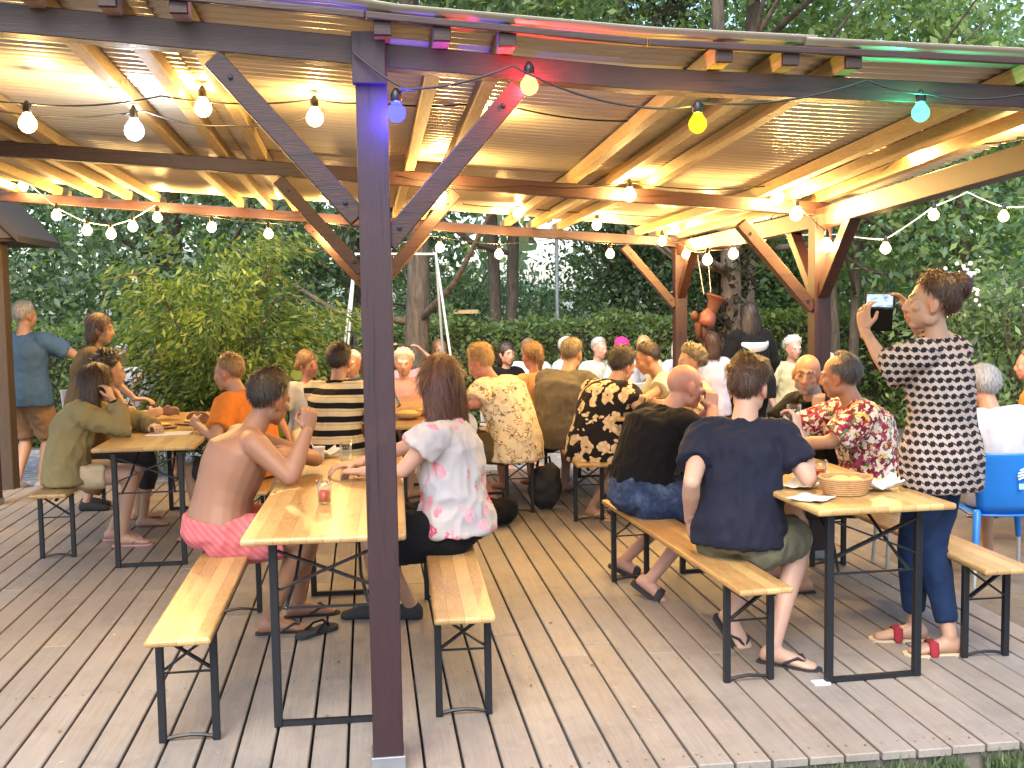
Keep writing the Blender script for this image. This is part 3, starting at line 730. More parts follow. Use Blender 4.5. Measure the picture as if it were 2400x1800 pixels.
BL = [(0.126, 0.199, 0.139), (0.179, 0.259, 0.184), (0.105, 0.169, 0.125), (0.232, 0.301, 0.219)]
YL = [(0.175, 0.237, 0.05), (0.131, 0.194, 0.053), (0.094, 0.15, 0.044), (0.225, 0.275, 0.075)]
PL = [(0.155, 0.259, 0.155), (0.121, 0.224, 0.138), (0.19, 0.293, 0.19)]
HG = [(.15, .22, .085), (.19, .27, .11), (.12, .19, .085), (.17, .22, .07)]
def trunk_mb(mb, base, top, r0, r1, limbs=0, crown=None, bend=.25, seed=0, spread=1.0):
    rr = random.Random(seed); base, top = V(base), V(top); pts, rad = [], []
    ph = rr.uniform(0, 6)
    for i in range(9):
        t = i/8; p = base.lerp(top, t)+V((math.sin(t*4+ph), math.cos(t*3+ph), 0))*bend*t*(1-t*.4)
        pts.append(p); rad.append((r0*(1-t)+r1*t)*(1+.5*max(0, .12-t)*4))
    mb.tube(pts, rad, 14)
    for i in range(limbs):
        t = rr.uniform(.35, .95); p = pts[int(t*8)]; a = rr.uniform(0, 2*PI); L = rr.uniform(1.0, 2.4)*spread
        e = p+V((math.cos(a)*L, math.sin(a)*L, rr.uniform(.5, 1.6)*spread)); m_ = p.lerp(e, .5)+V((0, 0, -.12*L))
        q = r1*.75; mb.tube([p, m_, e, e+(e-m_)*.4], [q, q*.7, q*.4, q*.15], 7)
def tree(name, label, base, h, r0, crowns, cols, leaf=.14, nclump=220, per=34, clr=.35, limbs=7, trunk_h=.75, lean=(0, 0), group='trees behind the hedge', seed=0, droop=.2, asp=.5, fork=None):
    root = empty(name, base, label, 'tree', group)
    mb = MB(); b = V((0, 0, 0))
    if fork:
        for sg in (-1, 1): trunk_mb(mb, (sg*.05, 0, 0), (sg*fork, 0, h*trunk_h), r0*.75, r0*.35, limbs//2, seed=seed+sg, bend=.1)
    else: trunk_mb(mb, b, (lean[0], lean[1], h*trunk_h), r0, r0*.4, limbs, seed=seed)
    mb.build('trunk', M['bark'], root, True)
    ch = []
    tot = sum((c[1][0]*c[1][1]+c[1][0]*c[1][2])**.55 for c in crowns)
    for c, r in crowns:
        f = (r[0]*r[1]+r[0]*r[2])**.55/tot
        ch.append(leaves(crown_points(c, r, max(8, int(nclump*f)), per, clr), leaf, cols, droop, asp))
    leafobj('crown', ch, root)
    return root
def hedge(label, a, b, h, cols, thick=.8, n=11000, leaf=.075):
    a, b = np.array(a, float), np.array(b, float); L = np.linalg.norm(b-a); d = (b-a)/L; nrm = np.array((-d[1], d[0]))
    loc = ((a[0]+b[0])/2, (a[1]+b[1])/2, GZ)
    t = R.uniform(0, L, n); face = R.uniform(size=n); zz = np.where(face < .68, R.uniform(0, h, n), h); off = np.where(face < .68, -thick/2, R.uniform(-thick/2, thick/2, n))
    wob = .05*np.sin(t*2.1)+.04*np.sin(t*5.3+1)+.03*np.sin(t*11)
    bump = .06*np.sin(t*3.3+zz*4)+.05*np.sin(t*7.7-zz*6)
    p = np.stack([a[0]+d[0]*t+nrm[0]*(off+bump), a[1]+d[1]*t+nrm[1]*(off+bump), GZ+zz+wob*(zz/h)], 1)+R.normal(size=(n, 3))*.045
    up = R.uniform(size=n) < .06; p[up, 2] += R.uniform(0, .22, up.sum())*(zz[up]/h)
    o = leafobj('hedge', [leaves(p, leaf, cols, -.1, .55)], None, loc); o.location = loc
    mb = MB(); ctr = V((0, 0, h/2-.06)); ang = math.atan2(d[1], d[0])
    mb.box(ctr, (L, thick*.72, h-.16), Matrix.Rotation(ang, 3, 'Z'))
    g = mb.build('dark_core', plain('hedge_core', (.020, .022, .012), .9), o)  # solid dark core box, added so the hedge is not see-through
    return tag(o, label, 'hedge', 'clipped hedges behind the tables')
hedge('clipped dark hedge behind the left tables, ending behind the feathery shrub', (-8.5, 15.3), (-.2, 15.2), 1.52, HG, n=15000)
hedge('long clipped hedge behind the swing frame and the seated guests', (-.1, 15.1), (4.6, 15.4), 1.50, HG, n=12000)
hedge('yellower green hedge between the two right hand pavilion posts', (4.8, 14.6), (10.5, 14.0), 1.56, HG+YL+YL, n=12000)  # yellow green leaf colours mixed into the hedge palette

# ------------------------------------------------------------------ trees
tree('broadleaf_tree', 'thick bare brown trunk right behind the purple front post', (.50, 13.0, GZ), 8.5, .17, [((-.6, .5, 7.0), (2.8, 2.6, 1.9)), ((1.2, 1.2, 5.6), (1.6, 1.6, 1.0))], DK+MD, .13, 260, 34, .3, lean=(.2, .3), seed=1)
tree('forked_tree', 'forked grey trunk rising behind the middle of the long hedge', (2.08, 16.6, GZ), 9, .15, [((0, 0, 4.1), (1.5, 1.2, .9)), ((.4, 0, 7.2), (2.6, 2.4, 2.1))], MD+DK, .13, 260, 34, .3, fork=.34, seed=3)
tree('ivy_tree', 'dark ivy covered trunk between the hanging clay pots and the black haired woman', (3.95, 11.6, GZ), 7.5, .14, [((-.02, 0, 1.1), (.22, .22, 1.2)), ((0, 0, 2.3), (.27, .25, .7)), ((.4, .8, 6.6), (2.2, 2, 1.6))], [(.024, .026, .018), (.035, .035, .024), (.05, .045, .032)], .09, 330, 30, .09, seed=4)
tree('lit_ivy_tree', 'ivy trunk coloured as if lit yellow green just left of the right orange post', (4.63, 12.8, GZ), 8.5, .16, [((0, 0, 2.6), (.24, .24, .75)), ((.2, .6, 7.2), (2.6, 2.4, 1.9))], [(.10, .10, .03), (.075, .085, .028), (.05, .06, .02)], .09, 300, 30, .10, seed=5)  # light on the ivy is put into its yellow green leaf colours
tree('slim_tree', 'slim grey forked trunk behind the raised phone', (6.05, 13.2, GZ), 6.5, .10, [((.5, .6, 5.2), (2.2, 2.0, 1.6))], MD, .12, 240, 32, .28, fork=.28, seed=6)
tree('leafy_tree', 'big leafy tree filling the upper right corner above the roof', (9.6, 17.5, GZ), 10.5, .26, [((-.5, 0, 6.0), (3.4, 3, 3.4)), ((-2.2, -.6, 3.2), (2.2, 2, 1.8)), ((.8, -.5, 2.6), (2.4, 2.4, 2.0)), ((-1, 0, 8.8), (2.6, 2.6, 1.8))], MD+PL[:1], .13, 620, 36, .32, seed=7)
tree('leafy_tree', 'pale green tree leaning in at the far right behind the phone woman', (7.2, 12.4, GZ), 5.2, .12, [((0, 0, 2.9), (1.7, 1.5, 1.3)), ((.6, .3, 4.2), (1.5, 1.4, 1.0))], MD+PL, .10, 420, 34, .22, seed=8)
tree('leafy_tree', 'dark tall tree with a black trunk above the middle of the roof edge', (5.5, 23.0, GZ), 12.5, .30, [((-1.5, 0, 8.2), (3.4, 3, 3.0)), ((2.4, .5, 7.6), (3.2, 2.8, 2.6))], DK+MD[:2], .15, 520, 36, .36, seed=9)
tree('conifer_tree', 'dense dark rounded evergreen right of the forked trunk', (5.25, 21.5, GZ), 4.6, .2, [((0, 0, 2.1), (1.75, 1.6, 2.0)), ((.2, 0, 3.5), (1.1, 1.1, 1.0))], DK+BL[:2], .11, 420, 36, .26, seed=10)
tree('conifer_tree', 'second dense dark evergreen closer to the far orange post', (7.3, 20.0, GZ), 4.6, .2, [((0, 0, 2.2), (1.6, 1.5, 2.1)), ((-.2, 0, 3.6), (1.1, 1.1, 1.0))], DK, .11, 400, 36, .26, seed=11)
tree('willow_bush', 'pale silvery green bush glowing behind the thin lamp pole', (3.3, 24.5, GZ), 2.8, .08, [((0, 0, 1.35), (1.25, 1.0, 1.25))], PL+BL[3:], .13, 200, 34, .26, seed=12, droop=.9, asp=.28)
tree('leafy_tree', 'dark tree behind the swing frame', (-.2, 19.2, GZ), 8.0, .22, [((0, 0, 3.2), (2.2, 1.8, 2.0)), ((.8, .6, 5.6), (2.6, 2.2, 2.0))], DK+BL[:2], .13, 480, 36, .32, seed=13)
tree('fern_tree', 'feathery low branching tree between swing frame and forked trunk', (1.15, 18.2, GZ), 3.0, .09, [((.1, 0, 1.5), (1.0, .9, 1.2))], MD+BL, .11, 240, 34, .2, seed=14, droop=.6, asp=.3)
tree('leafy_tree', 'blue green tall tree behind the left string of bulbs', (-3.4, 19.5, GZ), 9.0, .24, [((0, 0, 4.2), (2.7, 2.2, 2.6)), ((-.4, -.4, 1.9), (2.4, 1.8, 1.6)), ((0, 0, 6.8), (2.4, 2.2, 1.8))], BL+DK, .13, 560, 36, .32, seed=15)
tree('leafy_tree', 'grey green tree at the far left behind the wooden hut', (-7.2, 20.0, GZ), 9.0, .24, [((0, 0, 4.4), (2.8, 2.2, 2.8)), ((.4, -.4, 1.9), (2.4, 1.8, 1.7)), ((0, 0, 7.0), (2.4, 2.2, 1.8))], BL+DK+MD[:1], .13, 560, 36, .32, seed=16)
tree('leafy_tree', 'dark backing tree between lit ivy trunk and right orange post', (7.6, 22.5, GZ), 8.5, .24, [((.2, 0, 4.4), (3.0, 2.2, 3.2)), ((2.6, 0, 2.0), (2.2, 2.0, 1.9))], DK+MD[:1], .14, 480, 36, .34, seed=17)
# distant wood: one mass of foliage nobody could count
n = 19000
xx = R.uniform(-34, 44, n); yy = R.uniform(30, 46, n); topz = 9+2.2*np.sin(xx*.31)+1.4*np.sin(xx*.83+1)
zz = topz*R.uniform(0, 1, n)**.8
gx = .04*yy+.1*0+yy*.133+.0
gap = (np.abs(xx-yy*.1745) < .045*yy*.42) & (zz > 2.1+.0*yy) & (zz < 4.9)
cl = R.normal(size=(1800, 3)); idx = R.integers(0, 1800, n)
pos = np.stack([xx, yy, GZ+zz], 1)[~gap]
o = leafobj('distant_wood', [leaves(pos, .55, DK+BL+MD, .1, .6)]); tag(o, 'dim mass of woodland closing the view behind the garden', 'woodland', kind='stuff')

# feathery shrub by the deck
def shrub():
    loc = (-1.55, 11.6, GZ); root = empty('feathery_shrub', loc, 'large feathery yellow green shrub with arching twigs beside the left table', 'shrub')
    mb = MB(); chunks = []; rr = random.Random(5)
    stems = []
    for i in range(120):
        a = rr.uniform(0, 2*PI); L = rr.uniform(.7, 1.45); h = rr.uniform(.5, 2.72)
        if i < 22: mb.tube([V((0, 0, 0))+V((math.cos(a), math.sin(a), 0))*.06, V((math.cos(a)*L*.25, math.sin(a)*L*.25, h*.6)), V((math.cos(a)*L*.6, math.sin(a)*L*.6, h*.97)), V((math.cos(a)*L, math.sin(a)*L, h*.93))], [.022, .016, .010, .004], 6)
        wid = 1.12 if h < 1.9 else .85
        q = np.linspace(.25, 1, 22)[:, None]
        px = np.cos(a)*L*q*wid; py = np.sin(a)*L*q*.8; pz = h*(1-(1-q)**2)+.15*np.sin(q*3)-.28*q**3
        base = np.concatenate([px, py, pz], 1)
        p = np.repeat(base, 7, axis=0)+R.normal(size=(22*7, 3))*np.array((.085, .085, .05))
        cc = YL if h > 1.3 else [YL[2], (.05, .08, .022), (.035, .06, .02)]  # yellow green leaves; bulb light put into upper sprays, lower ones coloured darker
        aim = np.tile(np.array((math.cos(a)*.8, math.sin(a)*.8, -.2)), (len(p), 1))
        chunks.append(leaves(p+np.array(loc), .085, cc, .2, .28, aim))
    mb.build('stems', M['bark'], root, True)
    leafobj('foliage', chunks, root, loc)
shrub()
def round_plant():
    loc = (-.55, 11.2, GZ); root = empty('round_leaved_plant', loc, 'plant with large round yellow green leaves in front of the feathery shrub', 'plant')
    mb = MB(); lm = MB(); rr = random.Random(9); cols = []
    for i in range(46):
        x, z = rr.uniform(-.42, .42), rr.uniform(.55, 1.32); y = rr.uniform(-.25, .25); r = rr.uniform(.045, .075)
        if i % 4 == 0: mb.tube([V((x*.2, y*.2, 0)), V((x*.7, y*.7, z*.7)), V((x, y, z))], [.008, .006, .004], 5)
        n = V((rr.uniform(-.5, .5), -1, rr.uniform(-.2, .9))).normalized(); u = n.orthogonal().normalized(); v_ = n.cross(u); k = len(lm.v)
        pts = [V((x, y, z))+n*.008]+[V((x, y, z))+u*r*math.cos(a)+v_*r*math.sin(a) for a in [2*PI*q/10 for q in range(10)]]
        lm.add(pts, [(0, 1+q, 1+(q+1) % 10) for q in range(10)]); cols += [rr.choice([(.22, .27, .03), (.16, .22, .03), (.12, .18, .035)])]*11
    mb.build('stems', plain('plant_stem', (.06, .08, .03)), root, True)
    o = lm.build('leaves', M['leaf'], root, True); at = o.data.color_attributes.new('Col', 'FLOAT_COLOR', 'POINT'); at.data.foreach_set('color', np.array([(*c, 1) for c in cols], np.float32).ravel())
round_plant()
def flower_bush():
    loc = (6.6, 10.4, GZ); root = empty('flowering_bush', loc, 'dark leafy bush with white and pink blossoms at the right edge', 'bush')
    mb = MB(); rr = random.Random(12)
    for i in range(9): a = rr.uniform(0, 6.28); mb.tube([V((0, 0, 0)), V((math.cos(a)*.3, math.sin(a)*.3, .9)), V((math.cos(a)*.9, math.sin(a)*.7, 1.7))], [.03, .02, .008], 6)
    mb.build('stems', M['bark'], root, True)
    p = crown_points(np.array(loc)+np.array((0, 0, 1.15)), (1.35, .9, 1.05), 260, 34, .14); leafobj('foliage', [leaves(p, .085, DK+MD[:2], .1, .4)], root, loc)
    fb = MB()
    for i in range(34):
        a, e = rr.uniform(PI*1.0, PI*2.0), rr.uniform(-.3, 1.1); c = V((math.cos(a)*math.cos(e)*1.4, math.sin(a)*math.cos(e)*.95, 1.15+math.sin(e)*1.08))
        for q in range(9):
            b = c+V((rr.uniform(-.10, .10), rr.uniform(-.05, .05), rr.uniform(-.09, .09))); r = rr.uniform(.010, .026)
            fb.ell(b, (r, r*.6, r), None, 6)
    fb.build('blossoms', plain('white_petals', (.75, .74, .72), .6), root, True)
flower_bush()
# grass in front of the deck
n = 26000
gx = R.uniform(.6, 4.4, n); gy = R.uniform(3.15, 3.86, n)
keep = gy < 3.83
gx, gy = gx[keep], gy[keep]
p = np.stack([gx, gy, np.full(len(gx), GZ+.035)], 1); aim = np.tile(np.array((0, 0, 1.2)), (len(p), 1)); p[:, 2] += R.uniform(0, .03, len(p))
clump = np.sin(gx*9)*np.sin(gy*13)+np.sin(gx*23+2)*.5 > -.75; p = p[clump]; aim = aim[clump]
o = leafobj('grass', [leaves(p, .085, [(.10, .16, .07), (.13, .20, .10), (.16, .22, .13), (.22, .24, .13)], 0, .14, aim)]); tag(o, 'short patchy green grass along the front edge of the deck', 'grass', kind='stuff')

n = 150
lx = R.uniform(-2.5, 3.1, n); ly = 3.9+R.uniform(0, 1, n)**1.4*6
p = np.stack([lx, ly, np.full(n, .0075)], 1); aim = np.stack([R.normal(size=n), R.normal(size=n), np.zeros(n)], 1)
v, c_ = leaves(p, .020, [(.45, .42, .36), (.30, .22, .10), (.12, .08, .04), (.5, .48, .44)], 0, .6, aim, .8); v[:, 2] = np.clip(.006+(v[:, 2]-.0075)*.12, .0045, .012)
o = leafobj('crumbs', [(v, c_)]); tag(o, 'tiny crumbs and dry leaf bits scattered over the deck boards', 'crumbs', kind='stuff')
# ------------------------------------------------------------------ pavilion
pav = empty('pavilion', (0.04, 7.0, 0), 'open timber pavilion with brown posts, pine rafters and a corrugated sheet roof', 'pavilion')
PO = V((0.04, 7.0, 0))
def pbox(name, mat, a, b, wd, ht, up=Z, parent=None, bevel=.004):
    a, b = V(a), V(b); mb = MB(); d = (b-a); c = (a+b)/2
    axis = 0 if abs(d.x) > max(abs(d.y), abs(d.z)) else (1 if abs(d.y) > abs(d.z) else 2)
    mb.bar(a-c, b-c, wd, ht, up); o = mb.build(name, mat, parent or pav, False, bevel); o.location = c-PO if parent is None else c-PO-parent.location
    return o
ZFN = [(-4.5, 2.937), (-1.205, 2.687), (-.017, 2.597), (.098, 2.577), (1.015, 2.513), (2.532, 2.461), (3.6, 2.424)]
def zf(x):
    for (a, p), (b, q) in zip(ZFN, ZFN[1:]):
        if x <= b: return p+(q-p)*(x-a)/(b-a)
    return ZFN[-1][1]
zm = lambda x: 2.475-.075*x
zl = lambda x: 2.420-.075*x
XL, XR = -3.75, 3.05
BH = .084
ys = (4.0, 6.8, 10.0); zs = (zf, zm, zl)
M['stain_y'] = wood('brown_stained_side_beam', (.019, .0048, .0030), (.038, .0108, .0062), 1, 0, .5, .15, knots=False)
def bent_beam(xs, y, h, w=.085):
    c = V(((xs[0]+xs[-1])/2, y, zf(xs[len(xs)//2]))); mb = MB(); vs = []
    for x in xs: vs += [V((x, y-w/2, zf(x)))-c, V((x, y+w/2, zf(x)))-c, V((x, y+w/2, zf(x)+h))-c, V((x, y-w/2, zf(x)+h))-c]
    n = len(xs); fs = [(0, 1, 2, 3), tuple(4*(n-1)+i for i in (3, 2, 1, 0))]
    for j in range(n-1): fs += [(4*j+i, 4*j+4+i, 4*j+4+(i+1) % 4, 4*j+(i+1) % 4) for i in range(4)]
    mb.add(vs, fs); o = mb.build('beam', M['stain'], pav, False, .003); o.location = c-PO
bent_beam([XL, -1.205, .02], 4.0, .097); bent_beam([.024, 1.015, 2.532, XR+.12], 4.0, .082)
for y, zz in list(zip(ys, zs))[1:]:
    pbox('beam', M['stain'], (XL, y, zz(XL)+BH/2), (XR+.12, y, zz(XR+.12)+BH/2), .085, BH)
posts = {}
for px in (-3.3, .038, 2.94):
    for y, zz in zip(ys, zs):
        top = zz(px)-.002
        if px > 2 and y > 4: top = min(top, 2.235 if y < 8 else 2.18)
        o = pbox('post', M['stain_v'], (px, y, .02 if y < 5 else .0), (px, y, top), .113, .113, up=V((0, 1, 0))); posts[(px, y)] = o
        mb = MB(); mb.box((0, 0, .03), (.128, .128, .055)); s_ = mb.build('post_shoe', M['galv'], o, False, .003); s_.location = V((0, 0, 0))-V((0, 0, (top)/2))
# post head above the front beam
pbox('post_cap', M['stain_v'], (.03, 3.935, zf(.03)-.07), (.03, 3.935, zf(.03)+.11), .04, .118, up=V((1, 0, 0)))
def bolt(p, parent, ax=(0, 1, 0)):
    mb = MB(); mm = V(ax).to_track_quat('Z', 'Y').to_matrix(); mb.lathe((0, 0, 0), [(.009, -.004), (.009, .005), (.007, .0065), (.002, .007)], 6, mm); o = mb.build('bolt', M['iron'], parent); o.location = V(p)-PO-(parent.location if parent is not pav else V((0, 0, 0)))
def brace(a, b, w=.09, h=.075, up=V((0, 1, 0)), mat='stain'): pbox('brace', M[mat], a, b, w, h, up)
for y, zz in zip(ys, zs):
    for px in (-3.3, .03, 2.94):
        for sg in (-1, 1):
            if px > 2 and sg > 0: continue
            if px < -2 or (px > 2 and y < 5): continue
            dx = .54; drop = .56
            zt = zz(px+sg*dx)-.0
            if px > 2: zt = min(zt, 2.235)
            brace((px+sg*.05, y, zt-drop-.02), (px+sg*dx, y, zt-.022), .074, .080)
            br_ = list(pav.children)[-1]; bolt((px+sg*.095, y-.043, zt-drop+.035), br_, (0, -1, 0)); bolt((px+sg*(dx-.06), y-.043, zt-.09), br_, (0, -1, 0))
for px in (.03, 2.94):
    for y, zz in zip(ys, zs):
        zb = zz(px) if px < 1 else 2.25
        for sg in (-1, 1):
            if (y < 5 and (sg < 0 or px > 1)) or (y > 9 and sg > 0): continue
            t = V((px, y+sg*.52, zb+(.09 if px < 1 else .0)-.0)); brace((px, y+sg*.05, zb-.50), t, .075, .075, V((1, 0, 0)))
# side beams along the depth
for px in (2.94,):
    pbox('side_beam', M['stain_y'], (px, 3.9, 2.375), (px, 6.8, 2.235), .10, .12, up=Z)
    pbox('side_beam', M['stain_y'], (px, 6.8, 2.236), (px, 10.1, 2.185), .10, .12, up=Z)
RX = [-3.5, -3.0, -2.62, -2.29, -2.04, -1.80, -1.08, -.83, -.60, .08, .285, .515, 1.30, 1.55, 1.79, 2.53, 2.74, 2.95]
RH = .066
def rz(x, y):
    if y <= 6.8: t = (y-4)/2.8; return (zf(x)*(1-t)+zm(x)*t)+BH
    t = (y-6.8)/3.2; return (zm(x)*(1-t)+zl(x)*t)+BH
for x in RX:
    mb = MB(); w_ = .055; vs = []; c = V((x, 6.9, rz(x, 6.9)))
    for y in (3.87, 6.8, 10.28):
        z0 = rz(x, y)+.003 if y > 3.9 else rz(x, y)+.003
        for a, b in ((-1, 0), (1, 0), (1, 1), (-1, 1)): vs.append(V((x+a*w_/2, y, z0+b*RH))-c)
    fs = [(0, 1, 2, 3), (8, 11, 10, 9)]
    for j in (0, 4):
        for i in range(4): fs.append((j+i, j+4+i, j+4+(i+1) % 4, j+(i+1) % 4))
    mb.add(vs, fs); o = mb.build('rafter', M['rafter'], pav, False); o.location = c-PO
    # dark stained end grain on the overhanging tips
    tb = MB(); tb.box((0, 0, 0), (w_+.006, .022, RH+.004)); t_ = tb.build('rafter_end', M['stain'], o, False, .003); t_.location = V((0, 3.857-6.9, rz(x, 3.87)+RH/2+.003-c.z))
# corrugated roof: ridges run across, sheet in three panels
def sheet(y0, y1, x0, x1, lift):
    mb = MB(); nx = 24; ny = int((y1-y0)/.0127); vs = []
    for j in range(ny+1):
        y = y0+(y1-y0)*j/ny
        for i in range(nx+1):
            x = x0+(x1-x0)*i/nx; vs.append(V((x, y, rz(x, y)+RH+.016+lift+.011*math.sin(2*PI*(y)/.076)))-V((0, 7, 0))-V((.04, 0, 0)))
    fs = [(j*(nx+1)+i, j*(nx+1)+i+1, (j+1)*(nx+1)+i+1, (j+1)*(nx+1)+i) for j in range(ny) for i in range(nx)]
    mb.add(vs, fs); o = mb.build('roof_sheet', M['roof'], pav, True)
    sm = o.modifiers.new('thickness', 'SOLIDIFY'); sm.thickness = .0015
    return o
for x0, x1 in ((-3.9, -.74), (-.78, 1.64), (1.60, 3.25)):
    sheet(3.82, 7.0, x0, x1, .004 if x0 < -1 else (.010 if x0 < 0 else .002)); sheet(6.95, 9.72, x0, x1, .0 if x0 < -1 else (.006 if x0 < 0 else -.002))
for xa, xb in ((-3.8, -1.21), (-1.205, .02), (.024, 1.01), (1.015, 3.2)): pbox('dark_eave_strip', M['stain'], (xa, 3.835, rz(xa, 3.835)+RH-.014), (xb, 3.835, rz(xb, 3.835)+RH-.014), .018, .026)  # dark strip added under the roof edge to form its dark band

# ------------------------------------------------------------------ benches and tables
def make_bench():
    L = 2.2; t = empty('beer_bench', (0, 0, 0), 'bench', 'bench', 'folding beer benches')
    mb = MB(); mb.box((0, 0, .465), (.25, L, .028)); 
    o = mb.build('seat', M['pine'], t, False, .010)
    for y in (-.90, .90):
        for x in (-.105, .105):
            b = MB(); b.box((x, y, .2255), (.030, .030, .451)); b.build('leg', M['iron'], t, False, .004)
        b = MB(); b.bar((-.09, y+.0, .43), (.09, y+.0, .30), .008, .026, V((0, 1, 0))); b.bar((.09, y-.012, .43), (-.09, y-.012, .30), .008, .026, V((0, 1, 0))); b.build('cross_brace', M['iron'], t)
        b = MB(); b.bar((-.09, y, .285), (.09, y, .285), .008, .008); b.build('rod', M['iron'], t)
        b = MB(); b.tube([(-.10, y, .012), (-.05, y, .022), (0, y, .026), (.05, y, .022), (.10, y, .012)], .008, 6); b.build('foot_bar', M['iron'], t)
        s_ = 1 if y < 0 else -1
        b = MB(); b.bar((0, y, .40), (0, y+s_*.26, .448), .020, .008); b.build('strut', M['iron'], t)
    return t
def make_table():
    L, W = 2.25, .66; t = empty('beer_table', (0, 0, 0), 'table', 'table', 'folding beer tables')
    mb = MB(); mb.box((0, 0, .805), (W, L, .030)); mb.build('tabletop', M['pine'], t, False, .011)
    b = MB()
    for y in (-.75, 0, .75): b.box((0, y, .780), (W-.10, .06, .0196))
    b.build('cleat', M['pine'], t)
    for y in (-1.0, 1.0):
        for x in (-.215, .215):
            b = MB(); b.box((x, y, .385), (.034, .034, .770)); b.build('leg', M['iron'], t, False, .004)
        b = MB(); b.bar((-.198, y, .74), (.198, y, .58), .008, .030, V((0, 1, 0))); b.bar((.198, y-.014, .74), (-.198, y-.014, .58), .008, .030, V((0, 1, 0))); b.build('cross_brace', M['iron'], t)
        b = MB(); b.bar((-.198, y, .50), (.198, y, .50), .008, .010); b.build('rod', M['iron'], t)
        b = MB(); b.bar((-.198, y, .014), (.198, y, .014), .022, .022); b.build('foot_bar', M['iron'], t)
        s_ = 1 if y < 0 else -1
        for x in (-.17, .17):
            b = MB(); b.tube([(x, y, .50), (x*.8, y+s_*.12, .60), (x*.7, y+s_*.40, .768)], .008, 6); b.build('strut', M['iron'], t)
    return t
bench0, table0 = make_bench(), make_table()
BEN = [(-.75, 5.29, 0, 'bench with a long empty pine end, shirtless man sitting at its back'), (.39, 5.37, -1.5, 'bench right of the purple post carrying a woman in white, empty glossy end facing out'),
 (1.63, 5.55, 3.5, 'bench carrying the navy shirted man and the bald man in black'), (2.91, 5.67, 0, 'bench at the right edge behind the standing phone woman'),
 (-2.17, 8.7, 0, 'leftmost bench, under the girl in the olive sweatshirt'), (-.82, 8.5, 0, 'bench under the person in the orange shirt'),
 (-.20, 9.45, 0, 'bench under the man in the striped shirt'), (1.2, 9.57, 0, 'bench under the man in the cream wave print shirt'), (1.72, 9.16, -2, 'bench under the man in the black and cream flower shirt'), (2.70, 8.75, 0, 'bench behind the bald man in black, across the flower shirt man')]
for i, (x, y, r, lab) in enumerate(BEN):
    o = bench0 if i == 0 else copy_tree(bench0); o.location = (x, y, 0); o.rotation_euler = (0, 0, math.radians(r)); o['label'] = lab
TAB = [(-.165, 5.47, -1.5, 'front left table of yellow pine cut by the purple post in view'), (2.20, 5.57, 2.5, 'front right table holding a bread basket and white napkins'), (-1.47, 8.42, 0, 'back left table with open wooden trays on it'),
 (.47, 9.15, 0, 'middle back table between the striped shirt man and the wave print man'), (2.22, 9.25, 0, 'back table right of the flower shirt man, plates on its end')]
for i, (x, y, r, lab) in enumerate(TAB):
    o = table0 if i == 0 else copy_tree(table0); o.location = (x, y, 0); o.rotation_euler = (0, 0, math.radians(r)); o['label'] = lab

# ------------------------------------------------------------------ string lights
def bulbmat(name, col, st):
    g = G(name); e = g.n('Emission', {'Color': col, 'Strength': st}); t = g.n('BsdfTransparent', {'Color': (1, 1, 1)}); mx = g.n('MixShader', {0: .5}); g.t.links.new(t.outputs[0], mx.inputs[1]); g.t.links.new(e.outputs[0], mx.inputs[2]); g.t.links.new(mx.outputs[0], g.out.inputs[0]); return g.m
BM = {'warm': bulbmat('warm_bulb_glass', (1.0, .72, .28), 7.0), 'white': bulbmat('white_bulb_glass', (.9, .95, 1.0), 2.6), 'blue': bulbmat('blue_bulb_glass', (.05, .06, 1.0), 1.6),
      'red': bulbmat('red_bulb_glass', (1, .30, .10), 1.6), 'yellow': bulbmat('yellow_bulb_glass', (1, .60, .01), 1.1), 'green': bulbmat('green_bulb_glass', (.10, .95, .55), 1.2)}
LC = {'warm': ((1.0, .60, .20), 11), 'white': ((.92, .95, 1), 9), 'blue': ((.05, .04, 1.0), 5.5), 'red': ((1, .03, .05), 5), 'yellow': ((1, .7, .05), 3), 'green': ((.05, 1, .45), 2.6)}
M['wire'] = plain('black_cable', (.012, .012, .012), .5); M['wirew'] = plain('white_cable', (.6, .6, .58), .5)
LIGHTS = {}
